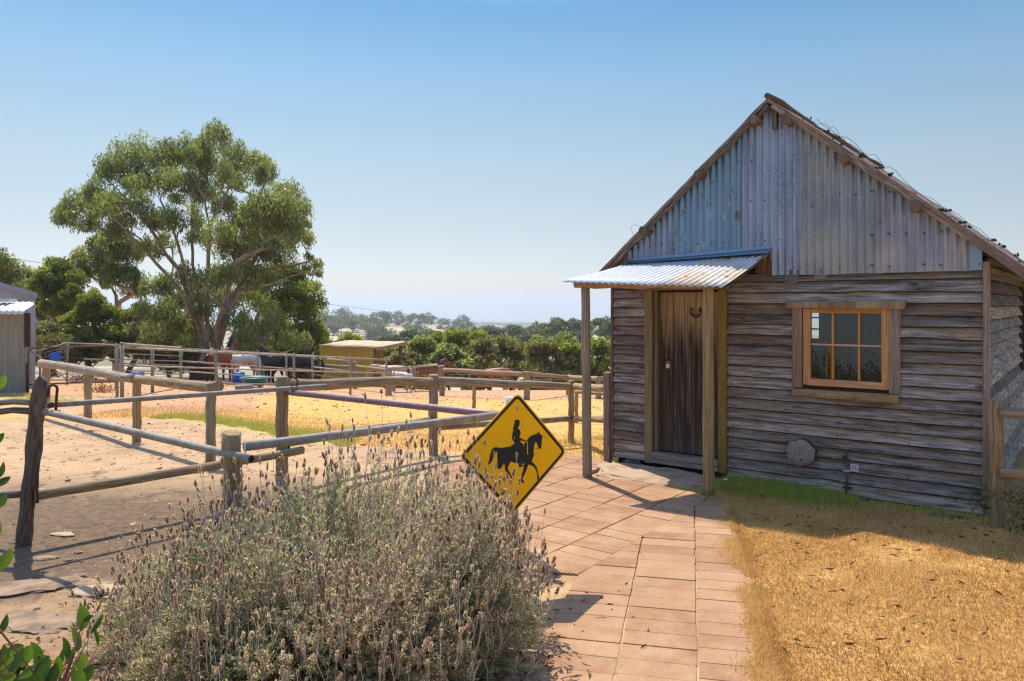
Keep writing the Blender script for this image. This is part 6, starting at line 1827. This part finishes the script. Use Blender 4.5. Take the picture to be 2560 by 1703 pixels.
# twigs: thin three sided strips
segs = []
K = 7
P_ = [bez(i / K) for i in range(K + 1)]
side = unit(rg.normal(size=(ns, 3)))
for i in range(K):
    r0 = .0034 * (1 - i / K * .7); r1 = .0034 * (1 - (i + 1) / K * .7)
    a, b = P_[i], P_[i + 1]; d = unit(b - a); u = unit(np.cross(d, side)); v = np.cross(d, u)
    for k in range(3):
        a0, a1 = 2 * np.pi * k / 3, 2 * np.pi * (k + 1) / 3
        o0 = u * math.cos(a0) + v * math.sin(a0); o1 = u * math.cos(a1) + v * math.sin(a1)
        segs.append(np.stack([a + o0 * r0, a + o1 * r0, b + o1 * r1, b + o0 * r1], 1))
seg = np.concatenate(segs).reshape(-1, 3)
tw = leafmat('lavender_twig', (.20, .13, .09), (.42, .29, .21), (.62, .48, .37), .1, .8)
np_mesh('twigs', seg, 4, rg.random(len(seg) // 4), tw, lav)
# leaves along the upper part of every shoot
Lc, Ld, Lt, Ll = [], [], [], []
for q in range(46):
    f = .40 + .60 * rg.random(ns) ** .75
    p = base * ((1 - f) ** 2)[:, None] + mid * (2 * f * (1 - f))[:, None] + tip * (f * f)[:, None]
    d = unit((mid - base) * ((1 - f) * 2)[:, None] + (tip - mid) * (2 * f)[:, None])
    rad_ = unit(rg.normal(size=(ns, 3))); rad_ = unit(rad_ - d * np.sum(rad_ * d, 1, keepdims=True))
    ld = unit(d * .75 + rad_ * .75 + np.array([0, 0, .2])); ln = .035 * rg.uniform(.6, 1.25, ns)
    isd = rg.random(ns) < .86 * dry * np.where(f > .8, .75, 1.15)
    tn = np.where(isd, rg.uniform(.62, 1.0, ns), np.clip(.28 + .25 * lump + rg.normal(0, .14, ns), 0, .55))
    ok = rg.random(ns) < np.where(isd, .75, 1.0)
    Lc.append((p + ld * ln[:, None] * .5)[ok]); Ld.append(ld[ok]); Lt.append(tn[ok]); Ll.append(ln[ok])
Lc = np.concatenate(Lc); Ld = np.concatenate(Ld); Lt = np.concatenate(Lt); Ll = np.concatenate(Ll)
lm, nt, out = mk('lavender_leaf'); n = NT(nt)
col = n.ramp(n.attr('tint'), [(0, (.22, .27, .12)), (.22, (.40, .45, .23)), (.40, (.56, .57, .28)), (.55, (.64, .56, .22)), (.62, (.42, .265, .20)), (.8, (.68, .475, .37)), (1, (.86, .69, .56))])
p = n.n('ShaderNodeBsdfPrincipled', {'Base Color': col, 'Roughness': .8, 'Specular IOR Level': .15}); tr = n.n('ShaderNodeBsdfTranslucent', {'Color': col}); mx = n.n('ShaderNodeMixShader', {0: .28, 1: p.outputs[0], 2: tr.outputs[0]}); mx.inputs[0].default_value = .55; nt.links.new(mx.outputs[0], out.inputs[0])
tag(np_mesh('foliage', leaf_quads(Lc, Ld, Ll, .0072, rg, bend=.06), 4, Lt, lm, lav), kind='stuff')
# flower stalks with dry seed heads
nk = 1800
w_ = (rho ** .3) * (.4 + (tipz / tipz.max()) ** 2); sel = rg.choice(ns, nk, p=w_ / w_.sum())
sb = tip[sel] - (0, 0, .03)
out_ = np.stack([xn[sel], yn[sel], np.zeros(nk)], -1)
hgt = rg.uniform(.05, .22, nk) * np.where(rg.random(nk) < .38, 1.8, 1.0) * (.55 + .6 * (tipz[sel] / tipz.max()))
sdirs = unit(out_ * rg.uniform(-.05, .45, (nk, 1)) + rg.normal(0, .12, (nk, 3)) + np.array([0, 0, 1.0]))
se = sb + sdirs * hgt[:, None] + rg.normal(0, .008, (nk, 3))
smid = (sb + se) * .5 + rg.normal(0, .010, (nk, 3)) + out_ * .012
segs = []
for a, b in ((sb, smid), (smid, se)):
    d = unit(b - a); u = unit(np.cross(d, unit(rg.normal(size=(nk, 3))))); v = np.cross(d, u)
    for k in range(3):
        a0, a1 = 2 * np.pi * k / 3, 2 * np.pi * (k + 1) / 3
        o0 = (u * math.cos(a0) + v * math.sin(a0)) * .0015; o1 = (u * math.cos(a1) + v * math.sin(a1)) * .0015
        segs.append(np.stack([a + o0, a + o1, b + o1, b + o0], 1))
seg = np.concatenate(segs).reshape(-1, 3)
np_mesh('flower_stalks', seg, 4, np.tile(rg.uniform(.2, 1, nk), 6), leafmat('dry_stalk', (.32, .24, .19), (.56, .46, .37), (.74, .65, .56), .1, .8), lav)


def heads(pos, dirs, length, width, tint, mat, name, nb=20):
    m_ = len(pos); V_, T_ = [], []
    u = unit(np.cross(dirs, unit(rg.normal(size=(m_, 3))))); v = np.cross(dirs, u)
    for b in range(nb):
        f = (b + .5) / nb; an = b * 2.4 + rg.uniform(-.3, .3, m_)
        rr_ = width * (.55 + .55 * math.sin(math.pi * min(1, f * .8 + .18))) * .5
        o = u * np.cos(an)[:, None] + v * np.sin(an)[:, None]
        c = pos + dirs * (length * (f - .1))[:, None] + o * (rr_ * .55)[:, None]
        d = unit(o * .75 + dirs * .8 + rg.normal(0, .2, (m_, 3)))
        V_.append(leaf_quads(c, d, width * .95, width * .75, rg, bend=.25)); T_.append(np.clip(tint + rg.normal(0, .16, m_), 0, 1))
    # solid core
    ring = []
    for k in range(5):
        a0, a1 = 2 * np.pi * k / 5, 2 * np.pi * (k + 1) / 5
        for f0, f1, w0, w1 in ((-.06, .35, .25, .42), (.35, .95, .42, .08)):
            o0 = u * math.cos(a0) + v * math.sin(a0); o1 = u * math.cos(a1) + v * math.sin(a1)
            L0 = dirs * (length * f0)[:, None]; L1 = dirs * (length * f1)[:, None]; W0 = (width * w0)[:, None]; W1 = (width * w1)[:, None]
            V_.append(np.stack([pos + L0 + o0 * W0, pos + L0 + o1 * W0, pos + L1 + o1 * W1, pos + L1 + o0 * W1], 1).reshape(-1, 3)); T_.append(np.clip(tint - .25, 0, 1))
    return tag(np_mesh(name, np.concatenate(V_), 4, np.concatenate(T_), mat, lav), kind='stuff')


hd_ = leafmat('dry_seed_head', (.26, .165, .125), (.58, .41, .32), (.84, .69, .58), .45, .85)
heads(se, unit(se - smid), rg.uniform(.024, .050, nk), rg.uniform(.012, .019, nk), np.where(rg.random(nk) < .4, .72, .38) + rg.normal(0, .08, nk), hd_, 'seed_heads')
npu = 46
cpx = np.concatenate([rg.normal(-.45, .10, 26), rg.uniform(-.9, .95, 20)]); cpy = np.concatenate([rg.normal(.12, .22, 26), rg.uniform(-.6, .6, 20)])
rho_ = np.hypot(cpx, cpy); k_ = rho_ < .97; cpx, cpy = cpx[k_], cpy[k_]; npu = len(cpx)
pp = np.stack([cpx * LA, cpy * LB, lav_top(cpx, cpy) + .06 + rg.uniform(0, .09, npu)], -1)
heads(pp, unit(rg.normal(0, .15, (npu, 3)) + np.array([0, 0, 1.0])), rg.uniform(.022, .034, npu), rg.uniform(.010, .014, npu), rg.uniform(.2, .8, npu), leafmat('lavender_flower', (.06, .035, .13), (.16, .10, .34), (.30, .24, .48), .2, .8), 'purple_flowers', 14)
# woody stems at the foot, right front
mb = MB(); rr = random.Random(6)
for i in range(120):
    a = rr.uniform(-2.9, .15); r0 = rr.uniform(.1, .5); r1 = r0 + rr.uniform(.25, .48)
    p0 = Vector((LA * r0 * math.cos(a), LB * r0 * math.sin(a), rr.uniform(0, .05))); p1 = Vector((LA * min(r1, .98) * math.cos(a + rr.uniform(-.3, .3)), LB * min(r1, .98) * math.sin(a + rr.uniform(-.2, .2)), rr.uniform(.06, .38)))
    m1 = p0.lerp(p1, .5) + Vector((rr.uniform(-.06, .06), rr.uniform(-.06, .06), rr.uniform(-.06, .03)))
    m2 = p0.lerp(p1, .8) + Vector((rr.uniform(-.03, .03), rr.uniform(-.03, .03), rr.uniform(-.03, .03)))
    mb.tube([p0, m1, m2, p1], [rr.uniform(.006, .011), .006, .004, .0025], 5, None, .2)
mb.build('woody_stems', wood('lavender_wood', (.06, .04, .03), (.25, .17, .12), gu=60, gv=3, bump=.8), lav)

# ------------------------------------------------------------------ broad leaved shrub in the lower left corner
rg = np.random.default_rng(31); rr = random.Random(31)
shb = thing('broadleaf_shrub', 'glossy green broad leaved shrub in the bottom left corner', 'shrub', (-1.42, 1.75, G(-1.42, 1.75)))
so_ = shb.location.copy()
lvs = [(12, 1398, 1.9, 62, 50, 25), (206, 1542, 2.1, 52, 95, 26), (245, 1558, 2.1, 46, 60, 10), (190, 1598, 2.1, 52, 112, 18), (222, 1545, 2.1, 24, 30, 9), (165, 1618, 2.05, 44, 100, 15), (150, 1650, 2.0, 46, 75, 14), (62, 1640, 1.9, 60, 55, 28), (88, 1630, 1.95, 46, 110, 22), (100, 1680, 1.9, 52, 80, 24), (203, 1652, 2.1, 46, 85, 24), (212, 1688, 2.0, 60, 48, 26), (40, 1622, 1.9, 46, 20, 18), (8, 1640, 1.85, 50, 80, 24), (22, 1690, 1.85, 52, 35, 26), (130, 1690, 1.9, 60, 68, 22), (175, 1640, 2.05, 42, 60, 13), (184, 1680, 2.0, 40, 92, 10), (4, 955, 1.75, 40, 55, 17), (3, 1175, 1.8, 44, 60, 14), (8, 1203, 1.8, 34, 30, 14), (5, 1252, 1.8, 40, 50, 16), (-6, 1098, 1.8, 40, 40, 16), (-12, 1330, 1.8, 50, 60, 20), (60, 1702, 1.85, 50, 20, 26), (10, 1560, 1.85, 44, 70, 14), (242, 1590, 2.1, 40, 95, 8), (110, 1650, 1.95, 40, 125, 18), (35, 1665, 1.9, 50, 100, 22), (305, 1560, 2.3, 34, 88, 6)]
for i in range(60): lvs.append((rr.uniform(-90, 215), rr.uniform(1625, 1790), rr.uniform(1.7, 2.15), rr.uniform(38, 60), rr.uniform(10, 130), rr.uniform(12, 26)))
for i in range(22): lvs.append((rr.uniform(-140, -14), rr.uniform(920, 1600), rr.uniform(1.6, 1.9), rr.uniform(38, 60), rr.uniform(10, 130), rr.uniform(12, 24)))
mb = MB(); stem = MB()
hub = [Vector((-1.42, 1.75, .02)), Vector((-1.30, 1.85, .45)), Vector((-1.2, 1.95, .85)), Vector((-1.32, 1.80, 1.3)), Vector((-1.36, 1.80, 1.65))]
for px, py, Y, ln, an, wd in lvs:
    c = P(px, py, Y) - so_; s = Y / FPX; a = R(an)
    d = Vector((math.cos(a), rr.uniform(-.25, .25), math.sin(a))).normalized(); sd = d.cross(Vector((rr.uniform(-.2, .2), 1, rr.uniform(-.2, .2)))).normalized(); nrm = sd.cross(d)
    L = ln * s * 1.25; w = wd * s * 1.3
    rows_ = []
    for f in np.linspace(0, 1, 9):
        wf = w * .5 * (math.sin(math.pi * f ** .8) ** .8); p = c + d * L * (f - .5) + nrm * (-.10 * L * (f - .5) ** 2 * 4)
        rows_.append([p - sd * wf + nrm * wf * .35, p - sd * wf * .5 + nrm * wf * .12, p, p + sd * wf * .5 + nrm * wf * .12, p + sd * wf + nrm * wf * .35])
    mb.grid(rows_, rr.random(), True)
    b0 = c - d * L * .5; h = min(hub, key=lambda q: (q - so_ - b0).length) - so_
    stem.tube([h, h.lerp(b0, .5) + Vector((rr.uniform(-.02, .02), 0, rr.uniform(-.02, .03))), b0], [.004, .003, .0016], 5, .5)
stem.tube([q - so_ for q in hub], [.012, .010, .008, .007, .004], 6, .5)
mb.build('leaves', leafmat('glossy_leaf', (.018, .045, .006), (.045, .10, .010), (.11, .19, .018), .3, .35, .5), shb)
stem.build('stems', plain('red_stem', (.20, .06, .03), .6), shb)

p = gpt(2562, 1330); rg = np.random.default_rng(61)
t = thing('dry_shrub', 'dark scraggly dry shrub behind the wire mesh at the right edge', 'shrub', p)
cl = [(Vector((rg.normal(0, .14), rg.normal(.1, .10), .10 + .16 * i / 5)), (.16, .14, .12)) for i in range(6)]
nodes, par, lf = skeleton((0, 0, 0), [], [c[0] for c in cl] + [c[0] + Vector((rg.normal(0, .1), rg.normal(0, .1), .12)) for c in cl], .06, rg); limbs(nodes, par, lf, .002, .008, 'stems', M['darkwood'], t)
crown(cl, 900, .035, .012, M['oliveleaf'], 62, t, name='foliage', sub=8, tone=(.15, .15))
# stones, clods and flat slabs by the leaning post
rr = random.Random(14)
for px, py, sx, sy, szz, mt, lb, fl in ((158, 1338, .11, .05, .022, 'paleslab', 'thin pale slab with a pointed splinter lying right of the leaning post', .5), (112, 1397, .10, .045, .022, 'stone', 'cracked brown slab lying in the leaning post shadow', .5), (250, 1480, .17, .10, .035, 'paleslab', 'smooth tan sandstone lump half buried beside the lavender', .7),
                                       (70, 1470, .42, .16, .035, 'stone', 'broad dark sandstone shelf below the leaning post', .4), (100, 1560, .30, .16, .03, 'stone', 'tan sandstone shelf at the lower left below the dark shelf', .4), (195, 1383, .035, .02, .016, 'stone', 'small crumbly clod between the leaning post and lavender', 1), (200, 1443, .045, .03, .02, 'stone', 'dark crumbly clod above the tan sandstone lump', 1), (172, 1402, .03, .02, .014, 'stone', 'reddish clod in front of the cracked slab', 1)):
    p = gpt(px, py); rock('stone', lb, (p.x, p.y, p.z + szz * .1), (sx, sy, szz), M[mt], px * .1, .4, rr.uniform(-.4, .4), 'stone', None, fl if fl < 1 else 0.0)
mb = MB(); rr = random.Random(19)
for i in range(260):
    x = rr.uniform(-2.9, -1.9); y = rr.uniform(3.3, 4.2); L = rr.uniform(.04, .16); a = rr.uniform(-.6, .9); z = float(ground_z(x, y)) + rr.uniform(.003, .03)
    mb.tube([(x, y, z), (x + L * .5 * math.cos(a), y + L * .5 * math.sin(a), z + rr.uniform(0, .015)), (x + L * math.cos(a), y + L * math.sin(a), z)], rr.uniform(.0015, .004), 4, None)
for i in range(240):
    x = rr.gauss(-.22, .18); y = rr.gauss(4.0, .22); L = rr.uniform(.03, .12); a = rr.uniform(0, 6); z = float(ground_z(x, y)) + rr.uniform(.003, .03)
    mb.tube([(x, y, z), (x + L * math.cos(a), y + L * math.sin(a), z + rr.uniform(0, .02))], rr.uniform(.001, .003), 4, None)
tag(mb.build('twig_litter', wood('dead_twig', (.10, .07, .05), (.36, .28, .22), gu=60, gv=4)), 'dead twigs and bark litter round the lavender foot', 'twigs', kind='stuff')

# ------------------------------------------------------------------ haze over the land
mb = MB()
x0, x1, y0, y1, z0, z1 = -17000., 17000., -30., 14500., -420., 40.
b = [(x0, y0, z0), (x1, y0, z0), (x1, y1, z0), (x0, y1, z0), (x0, y0, z1), (x1, y0, z1), (x1, y1, z1), (x0, y1, z1)]
mb.v = b
for q in ((3, 2, 1, 0), (4, 5, 6, 7), (0, 1, 5, 4), (1, 2, 6, 5), (2, 3, 7, 6), (3, 0, 4, 7)): mb.face(q, [(0, 0)] * 4, .5)
m, nt, out = mk('haze_air'); n = NT(nt)
pv = n.n('ShaderNodeVolumePrincipled', {'Color': (.86, .93, 1.0, 1), 'Density': HAZE, 'Anisotropy': .3}); nt.links.new(pv.outputs[0], out.inputs['Volume'])
hz = mb.build('haze', m); tag(hz, 'pale heat haze over the far plain', 'haze', kind='stuff')
